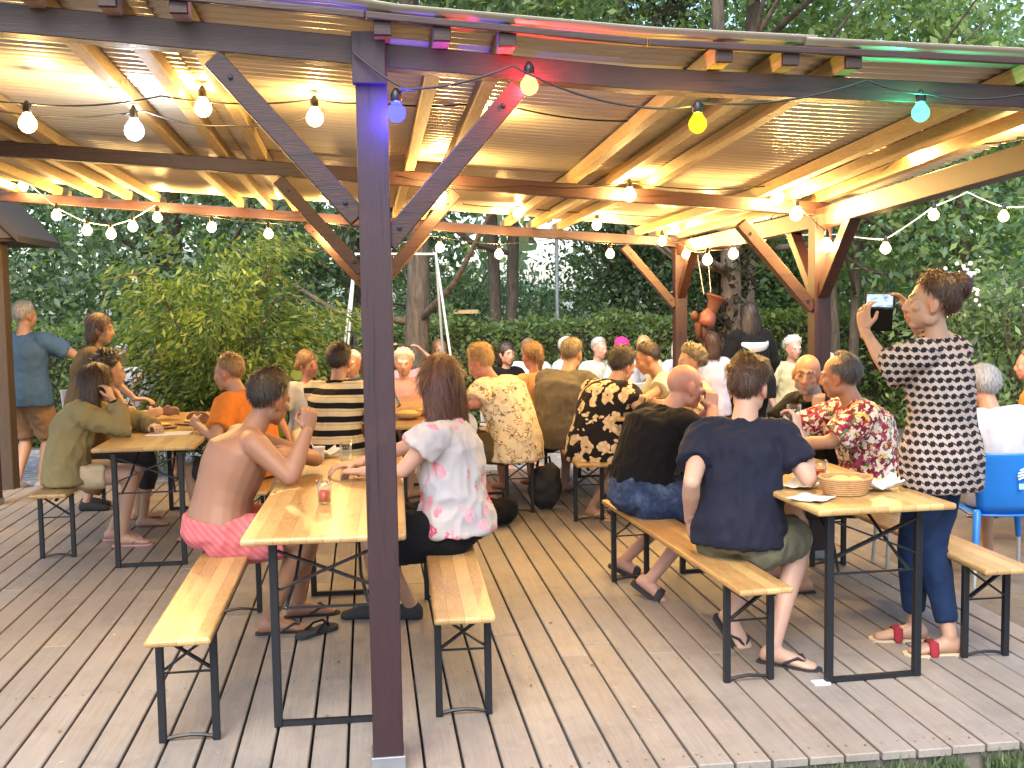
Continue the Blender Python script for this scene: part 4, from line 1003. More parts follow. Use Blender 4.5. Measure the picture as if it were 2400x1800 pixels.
def garland(label, nodes, bulbs, wire='wire', r=.034, sag=.04, power=1.65):
    """nodes: cable support points; bulbs: (x,y,z,kind)"""
    o0 = V(nodes[0]); root = empty('string_light', o0, label, 'string lights', 'strings of light bulbs')
    mb = MB(); pts = []
    for a, b in zip(nodes, nodes[1:]):
        a, b = V(a), V(b); sg = sag*(b-a).length
        pts += [a.lerp(b, t)-Z*sg*4*t*(1-t)-o0 for t in [i/8 for i in range(8)]]
    pts.append(V(nodes[-1])-o0)
    mb.tube(pts, .0045, 6); 
    for x, y, z, kd in bulbs:     # drop leads from the cable to each socket
        p = V((x, y, z))-o0; q = min(pts, key=lambda e: (e-p).length)
        top = p+Z*.075
        if (q-top).length > .02: mb.tube([q, (q+top)/2+V((.004, 0, -.004)), top], .004, 5)
    mb.build('cable', M[wire], root, True)
    for x, y, z, kd in bulbs:
        p = V((x, y, z))-o0; rr = r*1.1 if kd == 'white' else r
        b = MB(); b.lathe((0, 0, 0), [(rr*.25, -rr*.97), (rr*.62, -rr*.78), (rr*.92, -rr*.4), (rr, 0), (rr*.92, rr*.42), (rr*.66, rr*.82), (rr*.45, rr*1.12), (rr*.42, rr*1.3)], 16)
        o = b.build('bulb', BM[kd], root, True); o.location = p
        b = MB(); b.lathe((0, 0, 0), [(.017, rr*1.2), (.019, rr*1.35), (.019, rr*2.0), (.012, rr*2.35), (.006, rr*2.6)], 12); b.build('socket', M['iron'], o, True)
        c, e = LC[kd]
        l = bpy.data.lights.new('bulb_light', 'POINT'); l.color = c; l.energy = e*power; l.shadow_soft_size = r*.55
        lo = bpy.data.objects.new('bulb_light', l); COL.objects.link(lo); lo.parent = root; lo.location = p
def W(*ps): return [(*p, 'warm') for p in ps]
garland('string of coloured bulbs, blue red yellow green, along the front beam', [(-.02, 3.90, 2.62), (.16, 3.86, 2.49), (.53, 3.86, 2.575), (.98, 3.88, 2.44), (1.22, 3.86, 2.45), (1.85, 3.87, 2.54), (2.08, 3.85, 2.49), (2.45, 3.85, 2.49), (2.85, 3.87, 2.54)],
        [(.122, 3.885, 2.412, 'blue'), (.597, 3.905, 2.513, 'red'), (1.2, 3.85, 2.374, 'yellow'), (2.068, 3.88, 2.424, 'green')], sag=.05, r=.033)
garland('string of large warm bulbs crossing under the front bay of the roof', [(-1.9, 5.2, 2.74), (-1.486, 5.2, 2.66), (-.90, 5.2, 2.70), (-.214, 5.2, 2.69), (.05, 5.2, 2.68), (.608, 5.2, 2.69), (1.3, 5.2, 2.60)], W((-1.486, 5.2, 2.571), (-.718, 5.2, 2.645), (-.214, 5.2, 2.605), (.608, 5.2, 2.605)), r=.040, power=1.25)
garland('cable with a single white bulb under the left rafters', [(-1.9, 5.45, 2.72), (-1.02, 5.42, 2.67), (-.62, 5.4, 2.60), (-.2, 5.4, 2.66)], [(-1.065, 5.4, 2.572, 'white')], r=.042, sag=.06, power=1.2)
garland('string of warm bulbs fixed along the middle beam up to the right post', [(.2, 6.66, 2.50), (1.0, 6.66, 2.44), (1.62, 6.64, 2.46), (2.57, 6.64, 2.44), (2.7, 6.62, 2.33), (2.9, 6.60, 2.14)], W((.455, 6.6, 2.377), (1.624, 6.6, 2.373), (2.574, 6.6, 2.356), (2.696, 6.6, 2.251), (2.897, 6.6, 2.053)), r=.040, power=2.6)
garland('string of warm bulbs under the right side beam near the front', [(2.94, 6.2, 2.40), (2.9, 5.5, 2.57), (3.06, 4.75, 2.46), (3.05, 4.2, 2.5)], W((2.9, 5.5, 2.48), (3.075, 4.8, 2.365)), r=.034)
garland('string of small warm bulbs hanging below the far beam', [(-1.9, 9.85, 2.60), (-1.32, 9.85, 2.50), (-.83, 9.85, 2.44), (-.33, 9.85, 2.44), (.67, 9.85, 2.31), (1.2, 9.85, 2.24), (1.8, 9.85, 2.30), (2.23, 9.85, 2.23), (2.85, 9.85, 2.25)], W((-1.771, 9.8, 2.49), (-1.318, 9.8, 2.40), (-.834, 9.8, 2.34), (-.325, 9.8, 2.336), (.666, 9.8, 2.208), (1.2, 9.8, 2.141), (2.225, 9.8, 2.135)), sag=.02, r=.040, power=2.3)
garland('short string of warm bulbs under the back bay of the roof', [(.8, 8.9, 2.52), (1.25, 8.9, 2.50), (1.93, 8.9, 2.45), (2.6, 8.9, 2.42), (2.8, 8.9, 2.35)], W((1.25, 8.9, 2.439), (1.91, 8.9, 2.34), (2.575, 8.9, 2.298)), sag=.03, r=.040, power=2.3)
garland('slack string of warm bulbs looped between the two orange right posts', [(2.68, 9.7, 2.32), (2.9, 9.7, 2.20), (2.75, 8.5, 2.11), (2.95, 8.4, 2.13), (3.1, 8.0, 2.36), (3.0, 7.0, 2.40)], W((2.687, 9.7, 2.24), (2.90, 9.65, 2.12), (2.728, 8.5, 2.03), (2.944, 8.5, 2.075), (3.188, 8.5, 2.214), (3.064, 8.5, 2.315)), sag=.03, r=.040, power=2.3)
garland('sagging string of warm bulbs from the wooden hut to the far beam', [(-3.0, 9.9, 2.95), (-2.86, 9.8, 2.83), (-2.60, 9.8, 2.58), (-2.36, 9.8, 2.455), (-2.16, 9.8, 2.425), (-1.98, 9.8, 2.48), (-1.80, 9.86, 2.60)], W((-2.863, 9.8, 2.762), (-2.604, 9.8, 2.511), (-2.359, 9.8, 2.383), (-2.162, 9.8, 2.35), (-1.979, 9.8, 2.412)), 'wirew', sag=.01, r=.042)
garland('string of warm bulbs outside on the right, leading off past the phone woman', [(3.05, 8.2, 2.23), (3.6, 8.0, 2.20), (3.99, 8, 2.16), (4.38, 8, 2.41), (4.66, 8, 2.52), (4.97, 8, 2.40), (5.6, 8, 2.45)], W((3.992, 8, 2.087), (4.384, 8, 2.341), (4.967, 8, 2.327)), 'wirew', sag=.02, r=.040)

# ------------------------------------------------------------------ hut, swing, lamp pole, pots
t = empty('wooden_hut', (-3.38, 11.0, GZ), 'brown wooden hut with an overhanging roof at the left edge', 'hut')
mb = MB(); mb.box((-1.9, .55, 1.2), (2.3, .9, 2.5)); mb.build('wall', M['hut'], t)
mb = MB(); mb.box((-.13, -.10, 1.26), (.26, .20, 2.52)); mb.build('corner_post', M['hut'], t, False, .01)
mb = MB(); 
for a, b in (((.24, 0, 2.46), (-1.25, 0, 4.02)), ((-2.74, 0, 2.46), (-1.25, 0, 4.02))):
    mb.add([V(a)+V((0, -.5, 0)), V(b)+V((0, -.5, 0)), V(b)+V((0, .9, 0)), V(a)+V((0, .9, 0)), V(a)+V((0, -.5, .06)), V(b)+V((0, -.5, .06)), V(b)+V((0, .9, .06)), V(a)+V((0, .9, .06))], [(0, 1, 2, 3), (7, 6, 5, 4), (0, 4, 5, 1), (1, 5, 6, 2), (2, 6, 7, 3), (3, 7, 4, 0)])
mb.build('roof', plain('dark_roofing_felt', (.022, .019, .017), .85), t)
mb = MB(); mb.box((-.22, .22, 2.485), (.90, 1.3, .03)); mb.build('soffit', M['hut'], t)
mb = MB(); mb.add([(.19, -.47, 2.50), (-1.25, -.47, 4.0), (-2.69, -.47, 2.50), (.19, -.42, 2.50), (-1.25, -.42, 4.0), (-2.69, -.42, 2.50)], [(0, 1, 2), (5, 4, 3), (0, 3, 4, 1), (1, 4, 5, 2), (2, 5, 3, 0)]); mb.build('gable', M['hut'], t)
M['swingm'] = plain('pale_grey_metal', (.40, .43, .45), .4, .3)
t = empty('swing_frame', (.35, 12, GZ), 'pale metal A-shaped swing frame standing in front of the hedge', 'swing frame')
mb = MB(); mb.bar((-.45, 0, 2.38), (.42, 0, 2.37), .022, .022); mb.build('crossbar', M['swingm'], t)
for a, b in (((.42, 0, 2.38), (.68, -.5, 0)), ((.42, 0, 2.38), (.60, .9, 0)), ((-.45, 0, 2.38), (-.80, -.5, 0)), ((-.45, 0, 2.38), (-.70, -.9, 0))):
    mb = MB(); mb.tube([a, b], .0145, 8); mb.build('leg', M['swingm'], t, True)
t = empty('lamp_pole', (3.35, 19.0, GZ), 'thin grey lamp pole behind the hedge', 'pole')
mb = MB(); mb.tube([(0, 0, 0), (0, 0, 2.9)], .035, 8); mb.build('pole', M['swingm'], t, True)
mb = MB(); mb.lathe((0, 0, 2.95), [(.04, -.06), (.10, 0), (.12, .1), (.06, .2)], 14); mb.build('lantern', M['galv'], t, True)
t = empty('bird_feeder', (1.36, 15.0, GZ), 'small wooden bird feeder on two thin legs on top of the hedge', 'bird feeder')
for x in (-.12, .12):
    mb = MB(); mb.tube([(x, 0, 0), (x, 0, 1.68)], .012, 6); mb.build('leg', M['hut'], t, True)
mb = MB(); mb.box((0, 0, 1.69), (.34, .24, .05)); mb.build('roof', M['rafter'], t); mb = MB(); mb.box((0, 0, 1.46), (.26, .2, .02)); mb.build('tray', M['rafter'], t)
M['clay'] = plain('terracotta', (.045, .010, .007), .7, .0, .2, 14); M['claypink'] = plain('pink_glazed_clay', (.095, .024, .024), .5, 0, .15)
t = empty('hanging_clay_figure', (3.03, 9.6, 1.40), 'red clay flowerpot figure hanging on strings beside the far orange post', 'clay figure'); t.scale = (.82, .82, .82)
mm = Matrix.Rotation(.35, 3, 'Y')
mb = MB(); mb.lathe(mm @ V((.02, 0, .33)), [(.055, -.10), (.06, -.05), (.075, .03), (.11, .085), (.125, .10), (.118, .115), (.09, .10)], 20, mm); mb.build('upper_pot', M['clay'], t, True)
mb = MB(); mb.lathe(mm @ V((.0, 0, .18)), [(.03, .12), (.055, .09), (.085, .04), (.10, -.02), (.10, -.07), (.07, -.10)], 20, mm); mb.build('belly_pot', M['claypink'], t, True)
mb = MB(); mb.lathe((-.085, 0, .19), [(.02, .06), (.04, .03), (.045, 0), (.03, -.05)], 14); mb.build('arm_pot', M['clay'], t, True)
for x, z in ((-.045, .055), (.02, .04)):
    mb = MB(); mb.lathe((x, 0, z), [(.035, .07), (.045, .05), (.03, -.05), (.018, -.13)], 14); mb.build('leg_pot', M['clay'], t, True)
mb = MB(); mb.tube([(.02, 0, .44), (-.05, .02, .90)], .004, 5); mb.tube([(.10, 0, .46), (.07, .02, .90)], .004, 5); mb.build('string', M['wirew'], t)

# ------------------------------------------------------------------ small things on tables and floor
g = G('clear_glass'); t_ = g.n('BsdfTransparent', {'Color': (.93, .95, .95)}); gl = g.n('BsdfGlossy', {'Color': (.9, .9, .9), 'Roughness': .05}); lw = g.n('LayerWeight', {'Blend': .25}); mx = g.n('MixShader'); g.t.links.new(lw.outputs['Facing'], mx.inputs[0]); g.t.links.new(t_.outputs[0], mx.inputs[1]); g.t.links.new(gl.outputs[0], mx.inputs[2]); g.t.links.new(mx.outputs[0], g.out.inputs[0]); M['glass'] = g.m
M['redd'] = plain('red_drink', (.55, .05, .02), .15); M['paper'] = plain('white_paper', (.55, .545, .53), .8, 0, .04); M['plas'] = plain('white_plastic', (.5, .5, .5), .45, 0, .04)
M['wick'] = plain('wicker', (.42, .24, .10), .7, 0, .35, 60, .6); M['tray'] = wood('wooden_tray', (.10, .05, .02), (.24, .13, .05), 0, 0, .5); M['food'] = plain('yellow_flatbread', (.62, .42, .10), .7, 0, .25, 25, .4)
def glass(loc, label, drink='redd', h=.11, fill=.55):
    t = empty('drinking_glass', loc, label, 'glass', 'glasses on the tables')
    mb = MB(); mb.lathe((0, 0, 0), [(.024, .002), (.030, .006), (.033, h*.6), (.036, h), (.0345, h), (.031, h*.6), (.028, .012), (.01, .010)], 20); mb.build('cup', M['glass'], t, True)
    if drink: mb = MB(); mb.lathe((0, 0, 0), [(.01, .013), (.0265, .014), (.0295, h*fill), (.01, h*fill+.0005)], 18); mb.build('drink', M[drink], t, True)
TT = .8205
glass((-.215, 5.05, TT), 'clear glass of red drink standing alone on the front left table')
glass((2.215, 5.10, TT), 'clear glass of red drink behind the bread basket')
glass((-.135, 6.10, TT), 'empty tall clear glass by the purple post on the front left table', None, .15)
def cup(loc, label):
    mb = MB(); mb.lathe((0, 0, 0), [(.026, 0), (.028, .004), (.036, .075), (.0385, .078), (.034, .075), (.026, .008)], 18); tag(mb.build('paper_cup', M['paper'], None, True, 0, loc), label, 'cup', 'paper cups')
cup((-.30, 6.46, TT), 'white paper cup at the far end of the front left table')
mb = MB(); mb.lathe((0, 0, 0), [(.06, 0), (.085, .006), (.115, .014), (.117, .017), (.08, .010), (.01, .006)], 24); tag(mb.build('plate', M['plas'], None, True, 0, (.03, 5.98, TT)), 'white plate near the woman in the flower blouse', 'plate')
def napkin(loc, label, size=.17, seed=1, mat='paper', amp=.025):
    rr = random.Random(seed); mb = MB(); n = 9; vs = []
    for j in range(n):
        for i in range(n):
            x, y = (i/(n-1)-.5)*size, (j/(n-1)-.5)*size
            vs.append((x, y, .004+amp*max(0, noise.noise((x*22+seed, y*22, seed)))+amp*.8*((abs(x)+abs(y))/size)**2))
    mb.add(vs, [(j*n+i, j*n+i+1, (j+1)*n+i+1, (j+1)*n+i) for j in range(n-1) for i in range(n-1)])
    o = mb.build('napkin', M[mat], None, True, 0, loc); sm = o.modifiers.new('t', 'SOLIDIFY'); sm.thickness = .0015; o.rotation_euler = (0, 0, rr.uniform(0, 3)); tag(o, label, 'napkin', 'paper napkins')
napkin((2.40, 4.85, TT), 'crumpled white napkin right of the bread basket', .20, 2, amp=.07)
napkin((1.99, 4.68, TT), 'flat white napkin at the front left corner of the right table', .17, 3, amp=.012)
napkin((2.06, 4.98, TT), 'white napkin tucked behind the bread basket', .16, 4, amp=.03)
napkin((-.26, 6.58, TT), 'bunched white napkin beside the paper cup', .15, 5, amp=.07)
t = empty('bread_basket', (2.20, 4.78, TT), 'round wicker bread basket on the front right table', 'basket')
mb = MB()
for i in range(8):
    z = .008+i*.010; r = .085+.0035*i
    mb.tube([(r*math.cos(a)*1.12, r*math.sin(a), z+.003*math.sin(a*14+i*PI)) for a in [2*PI*q/28 for q in range(29)]], .0068, 6)
mb.lathe((0, 0, .004), [(.09, 0), (.085, .004), (.01, .004)], 20); mb.build('wickerwork', M['wick'], t, True)
mb = MB(); mb.ell((-.02, .01, .055), (.06, .035, .03)); mb.ell((.035, -.02, .055), (.045, .035, .028)); mb.build('bread', M['food'], t, True)
mb = MB(); mb.lathe((0, 0, 0), [(.055, .0), (.075, .010), (.077, .013), (.05, .006), (.01, .005)], 20); tag(mb.build('saucer', M['plas'], None, True, 0, (2.28, 5.32, TT)), 'small white saucer by the glass on the right table', 'saucer')
def tray(loc, rz_, label):
    t = empty('serving_board', loc, label, 'serving board', 'serving boards on the back left table', rz_)
    mb = MB(); mb.box((0, 0, .010), (.30, .20, .014)); mb.build('board', M['tray'], t, False, .004)
    mb = MB(); mb.ell((0, 0, .028), (.13, .075, .016)); mb.build('flatbread', M['food'], t, True)
tray((-1.60, 8.35, TT), .4, 'wooden serving board with flatbread near the girl in olive'); tray((-1.30, 8.55, TT), -.5, 'second wooden serving board with flatbread, farther right')
mb = MB(); mb.box((0, 0, .003), (.30, .21, .004)); tag(mb.build('paper_mat', M['paper'], None, False, 0, (-1.42, 7.98, TT)), 'white paper mat at the near end of the back left table', 'paper mat')
for i, (x, y) in enumerate(((.30, 8.5), (.48, 8.72))):
    t = empty('food_basket', (x, y, TT), ('flat yellow food basket at the near end of the middle back table', 'second flat food basket just behind the first on the middle back table')[i], 'food basket', 'food baskets')
    mb = MB(); mb.lathe((0, 0, 0), [(.07, .004), (.10, .02), (.115, .05), (.11, .05), (.09, .02), (.02, .008)], 20); mb.build('bowl', M['wick'], t, True)
    mb = MB(); mb.ell((0, 0, .04), (.085, .08, .03)); mb.build('fries', M['food'], t, True)
t = empty('serving_board', (2.05, 8.40, TT), 'white rimmed serving board on the table end by the flower shirt man', 'serving board', None, .3)
mb = MB(); mb.box((0, 0, .010), (.32, .22, .014)); mb.build('board', M['plas'], t, False, .004); mb = MB(); mb.ell((0, 0, .026), (.12, .08, .02)); mb.build('pizza', M['food'], t, True)
def flipflop(loc, rz_, label):
    t = empty('flip_flop', loc, label, 'flip-flop', None, rz_); out = [(-.13, .024), (-.11, .038), (-.04, .038), (.03, .042), (.08, .052), (.115, .048), (.14, .028), (.146, .008)]
    top = [(r, y, .022) for y, r in out]+[(-r, y, .022) for y, r in reversed(out)]; n = len(top); mb = MB(); mb.add(top+[(a, b, .002) for a, b, c in top], [tuple(range(n))[::-1], tuple(range(n, 2*n))]+[(i, (i+1) % n, (i+1) % n+n, i+n) for i in range(n)]); mb.build('sole', CL['char'], t)
    mb = MB()
    for sg in (-1, 1): mb.tube([(0, .09, .024), (sg*.018, .07, .055), (sg*.036, .02, .05), (sg*.044, -.03, .024)], .007, 6)
    mb.build('strap', CL['black'], t, True)
flipflop((-.31, 5.72, 0), -.75, 'lone black flip-flop lying on the deck under the front left table')
# bags
def bag(loc, r, label, mat='black'):
    t = empty('bag', loc, label, 'bag', 'bags on the floor'); mb = MB(); mb.ell((0, 0, r[2]), r); mb.ell((r[0]*.4, 0, r[2]*1.2), (r[0]*.6, r[1]*.8, r[2]*.9)); co, li, ls, no = remesh(mb, .015, 3)
    for i in range(len(co)): co[i] += no[i]*noise.noise((float(co[i][0])*14+loc[0], float(co[i][1])*14, float(co[i][2])*14))*.02
    mk('body', from_arrays('body', co, li, ls), CL[mat], t, True)
    mb = MB(); mb.tube([(-r[0]*.5, 0, r[2]*1.7), (-r[0]*.3, .03, r[2]*2.3), (r[0]*.3, .03, r[2]*2.3), (r[0]*.5, 0, r[2]*1.7)], .012, 6); mb.build('handle', CL['black'], t, True)
bag((.95, 8.20, 0), (.17, .12, .11), 'black bag slumped on the deck by the bench of the wave shirt man'); bag((1.42, 8.75, 0), (.14, .11, .19), 'charcoal backpack under the flower shirt man bench', 'char')
mb = MB(); mb.box((0, 0, .006), (.075, .055, .010)); tag(mb.build('folded_paper', M['paper'], None, False, .002, (1.99, 4.555, 0)), 'folded white paper wedged under the right table leg', 'paper')
t = empty('striped_canister', (3.27, 6.05, 0), 'white canister with grey stripes behind the phone woman', 'canister')
mb = MB(); mb.lathe((0, 0, .25), [(.07, 0), (.075, .01), (.075, .27), (.06, .29), (.02, .295)], 18); mb.build('body', M['plas'], t, True)
mb = MB()
for z in (.33, .38, .43): mb.lathe((0, 0, z), [(.0755, 0), (.077, .002), (.077, .013), (.0755, .015)], 18)
mb.build('stripe', M['galv'], t, True)
mb = MB(); mb.lathe((0, 0, 0), [(.06, .0), (.06, .02), (.02, .03), (.02, .25)], 14); mb.build('stand', M['iron'], t, True)
# white stake seen under the right table
t = empty('folding_stool', (3.35, 6.5, 0), 'white metal stool standing under the far bench, one pale leg showing', 'stool')
for x, y in ((-.12, -.1), (.12, -.1), (-.12, .1), (.12, .1)):
    mb = MB(); mb.tube([(x, y, 0), (x*.8, y*.8, .40)], .012, 8); mb.build('leg', M['swingm'], t, True)
mb = MB(); mb.box((0, 0, .41), (.28, .24, .03)); mb.build('seat', M['plas'], t, False, .01)
# blue plastic chair
def blue_chair(loc, rz_, label):
    t = empty('plastic_chair', loc, label, 'chair', None, rz_)
    g = G('blue_plastic'); g.P(col=(.012, .16, .55), rough=.38); bl = g.m
    def panel(rows, name):
        mb = MB(); n = 9; th = .012; vs = []
        for (y, z, hw, cv) in rows:
            for i in range(n): a = (i/(n-1)-.5)*2; vs.append(V((a*hw, y+cv*(a*a), z)))
        fs = [(j*n+i, j*n+i+1, (j+1)*n+i+1, (j+1)*n+i) for j in range(len(rows)-1) for i in range(n-1)]
        mb.add(vs, fs); o = mb.build(name, bl, t, True); sm = o.modifiers.new('t', 'SOLIDIFY'); sm.thickness = th; return o
    panel([(-.20, .44, .17, .02), (-.235, .50, .205, .05), (-.26, .60, .222, .06), (-.285, .72, .232, .06), (-.30, .80, .235, .055), (-.305, .825, .226, .05), (-.306, .838, .205, .045)], 'backrest')
    panel([(-.21, .44, .19, .03), (-.1, .43, .215, .0), (.05, .44, .22, -.01), (.17, .45, .215, -.02), (.21, .44, .20, -.03)], 'seat')
    for sg in (-1, 1):
        mb = MB(); mb.tube([(sg*.225, -.25, .60), (sg*.255, -.10, .645), (sg*.258, .08, .645), (sg*.25, .16, .62), (sg*.235, .17, .45)], [.02, .024, .026, .024, .022], 8, flat=.5); mb.build('armrest', bl, t, True)
        for y, yy in ((-.19, -.26), (.17, .21)):
            mb = MB(); mb.tube([(sg*.20, y, .45), (sg*.235, yy, .22)], [.026, .02], 8); mb.build('leg', bl, t, True)
            mb = MB(); mb.tube([(sg*.235, yy, .23), (sg*.25, yy*1.12, 0)], [.014, .012], 8); mb.build('leg_tube', M['swingm'], t, True)
    # pale oval logo with diagonal strokes, small rounded square below (on the outside of the back)
    lm = plain('pale_logo_print', (.62, .78, .92), .5, 0, .03); mb = MB()
    def yb(z): return -.235-(z-.5)*.235-.018
    for q in range(4):
        zc = .715+.012*(q-1.5)*1.6; L = .036-.008*abs(q-1.5)
        mb.bar((-L+.01+.02, yb(zc-.01)-.001*q, zc-.010), (L+.01+.02, yb(zc+.012)-.001*q, zc+.012), .003, .0105, V((0, -.1, 1)))
    mb.build('oval_logo', lm, t)
    mb = MB(); mb.box((.03, yb(.63), .63), (.032, .003, .036)); mb.build('square_logo', plain('light_blue_print', (.28, .55, .85), .5), t, False, .001)
blue_chair((3.98, 6.42, GZ+.05), math.radians(-9), 'blue plastic armchair with a pale oval emblem on its back, right edge')
t = empty('garden_table', (5.15, 7.35, GZ), 'garden table under a white cloth at the right edge', 'table')
mb = MB(); mb.box((0, 0, .755), (1.3, .8, .03)); mb.build('tabletop', M['plas'], t, False, .008)
for x, y in ((-.55, -.32), (.55, -.32), (-.55, .32), (.55, .32)):
    mb = MB(); mb.tube([(x, y, 0), (x, y, .74)], .018, 8); mb.build('leg', M['swingm'], t, True)
mb = MB(); n = 14; vs = []
for (o_, z) in ((0, .776), (.012, .774), (.03, .70), (.045, .56)):
    for i in range(40):
        a = 2*PI*i/40; ca, sa = math.cos(a), math.sin(a); q = max(abs(ca)/.66, abs(sa)/.41); wv = (.015*math.sin(a*11))*(1 if z < .72 else 0); vs.append((ca/q*(1+o_+wv), sa/q*(1+o_+wv), z))
fs = [(j*40+i, j*40+(i+1) % 40, (j+1)*40+(i+1) % 40, (j+1)*40+i) for j in range(3) for i in range(40)]+[tuple(range(40))]
mb.add(vs, fs); tag(mb.build('tablecloth', CL['white'], None, True, 0, (5.15, 7.35, GZ)), 'white cloth draped over the garden table at the right edge', 'tablecloth')
# ------------------------------------------------------------------ the guests
P = Person
N = .0095   # voxel size for near guests
GS = 'guests at the tables'
# shirtless man, front left
P('shirtless tanned man in pink shorts with crossed arms leaning on the front left table', (-.79, 5.74, .585), 68, lean=24, hunch=6, twist=4, head=(48, 14, 6), h=1.84, girth=1.22, skin='bronze',
  arms={'R': dict(e=(-.40, 5.50, .875), w=(-.315, 5.60, 1.10), d=(.12, .12, 1), n=(-.3, 1, 0), curl=.95), 'L': dict(e=(-.30, 6.02, .89), w=(-.385, 5.66, .97), d=(-.62, -.66, .10), n=(-.5, .45, -.55), curl=.35)},
  legs={'R': dict(a=(-.55, 5.78, .085), k=(-.34, 5.62, .54), t=(1, .1, 0)), 'L': dict(a=(-.42, 6.06, .085), k=(-.34, 6.0, .54), t=(1, .2, 0))},
  hair=dict(kind='crop', th=.026, wav=.3), hairc='dark', wear=[('w_legs', 'pink', .75, .022, .012, 'shorts', .03), ('w_flipflops',)], vox=N, group=GS)
# woman in white flower blouse
P('woman with long auburn hair in a white flower print blouse right of the purple post', (.43, 5.56, .60), -72, lean=4, hunch=3, twist=8, head=(-44, 8, 0), h=1.82, girth=1.10, female=True, skin='fair',
  arms={'L': dict(e=(.155, 5.42, .90), w=(-.05, 5.62, .875), curl=.4, n=(0, 0, -1)), 'R': dict(e=(.12, 5.98, .92), w=(-.08, 5.85, .88), d=(-1, -.3, 0), n=(0, 0, -1))},
  legs={'L': dict(a=(.20, 5.90, .085), k=(.0, 5.45, .54), t=(-1, .2, 0)), 'R': dict(a=(.02, 5.95, .085), k=(.0, 5.78, .54), t=(-1, .2, 0))},
  hair=dict(kind='long', th=.030, down=.25, w=1.28), hairc='auburn', wear=[('w_shirt', 'wflower', .01, .42, .024, .030, .028, .016, 'blouse'), ('w_legs', 'black', .95, .03, .03, 'shorts', .02, .012, True), ('w_shoes', 'char')], vox=N, group=GS)
# bald man in black
P('bald man in a black T-shirt and jeans with clasped hands, leaning on the right table', (1.57, 6.18, .59), 74, lean=24, hunch=12, head=(78, 6, 0), h=1.80, girth=1.20, skin='pinkish',
  arms={'R': dict(e=(1.95, 6.02, .92), w=(2.00, 6.14, 1.09), d=(.1, .35, 1), n=(-.2, 1, .1), curl=.8), 'L': dict(e=(1.96, 6.52, .90), w=(2.02, 6.26, 1.07), d=(.05, -.4, 1), n=(-.2, -1, .1), curl=.8)},
  legs={'R': dict(a=(1.60, 6.04, .12), k=(1.97, 6.02, .56), t=(.8, -.35, -.62)), 'L': dict(a=(1.58, 6.58, .11), k=(1.98, 6.40, .55), t=(.9, -.1, -.45))},
  brow='grey', hairc='grey', wear=[('w_shirt', 'black', -.05, .62, .018, .006), ('w_legs', 'denim', 1.25, .02, .01, 'trousers', .05), ('w_flipflops', 'char', 'char', 'sandal', True)], vox=N, group=GS)
# navy T-shirt man
P('man in a navy T-shirt and green shorts lifting a glass at the front right table', (1.78, 5.06, .59), 34, lean=11, hunch=7, twist=-8, head=(42, 6, 2), h=1.84, girth=1.03, skin='fair',
  arms={'R': dict(e=(2.085, 4.93, .865), w=(2.10, 5.10, 1.065), d=(.02, .35, 1), n=(-.6, .6, 0), curl=.65), 'L': dict(e=(1.525, 5.00, .86), w=(1.565, 5.16, .645), n=(1, 0, -.2), curl=.4)},
  legs={'R': dict(a=(1.885, 4.86, .085), k=(2.12, 5.10, .545), t=(.75, -.62, 0)), 'L': dict(a=(1.80, 5.20, .14), k=(2.05, 5.42, .55), t=(.30, -.72, -.55))},
  hair=dict(kind='fade', th=.024, wav=.6, knot=True), hairc='brown', wear=[('w_shirt', 'navy', .02, .62, .020, .026, .014, .015), ('w_legs', 'sage', .92, .024, .016, 'shorts', .03, .014), ('w_flipflops',)], vox=N, group=GS)
# woman with phone
P('standing woman in a houndstooth blouse and blue jeans photographing with her phone', (2.76, 4.93, .985), -42, lean=3, twist=8, head=(-68, -4, 3), h=1.80, girth=1.05, female=True, seat=False, skin='mid',
  arms={'L': dict(e=(2.505, 4.99, 1.385), w=(2.475, 5.17, 1.565), d=(.02, .25, 1), n=(.75, .35, 0), curl=.35, **{'raise': .0}), 'R': dict(e=(2.86, 5.22, 1.48), w=(2.745, 5.24, 1.635), d=(-.36, .05, 1), n=(-.8, .2, -.2), curl=.45)},
  legs={'L': dict(a=(2.71, 5.07, .085), t=(-.95, .18, 0)), 'R': dict(a=(2.77, 4.84, .085), t=(-.95, .10, 0))},
  hair=dict(kind='bun', th=.026, wav=.5, bunpos=(.01, -.105, .085), bunr=.058), hairc='brown', wear=[('w_shirt', 'hound', .16, .95, .022, .020, .034, .012, 'blouse'), ('w_legs', 'jeansdark', 1.84, .010, .0, 'trousers', .05, .006), ('w_flipflops', 'cream', 'wine', 'sandal', True)], vox=N, group='standing guests')
# balding man flower shirt
P('balding man with dark fringe in a maroon flower shirt at the front right table', (2.99, 6.12, .585), -72, lean=13, hunch=8, twist=-6, head=(-50, 8, -2), h=1.78, girth=1.15, skin='tan',
  arms={'L': dict(e=(2.62, 5.90, .90), w=(2.40, 6.06, .875), n=(0, 0, -1)), 'R': dict(e=(2.62, 6.45, .90), w=(2.42, 6.25, .88), n=(0, 0, -1))}, legs={'L': dict(a=(2.50, 6.0, .085), t=(-1, .1, 0)), 'R': dict(a=(2.5, 6.3, .085), t=(-1, .1, 0))},
  hair=dict(kind='back', th=.012, wav=.3), hairc='greydark', wear=[('w_shirt', 'maroon', .08, .85, .024, .02, .02, .013), ('w_legs', 'char', .9), ('w_flipflops',)], vox=N, group=GS)
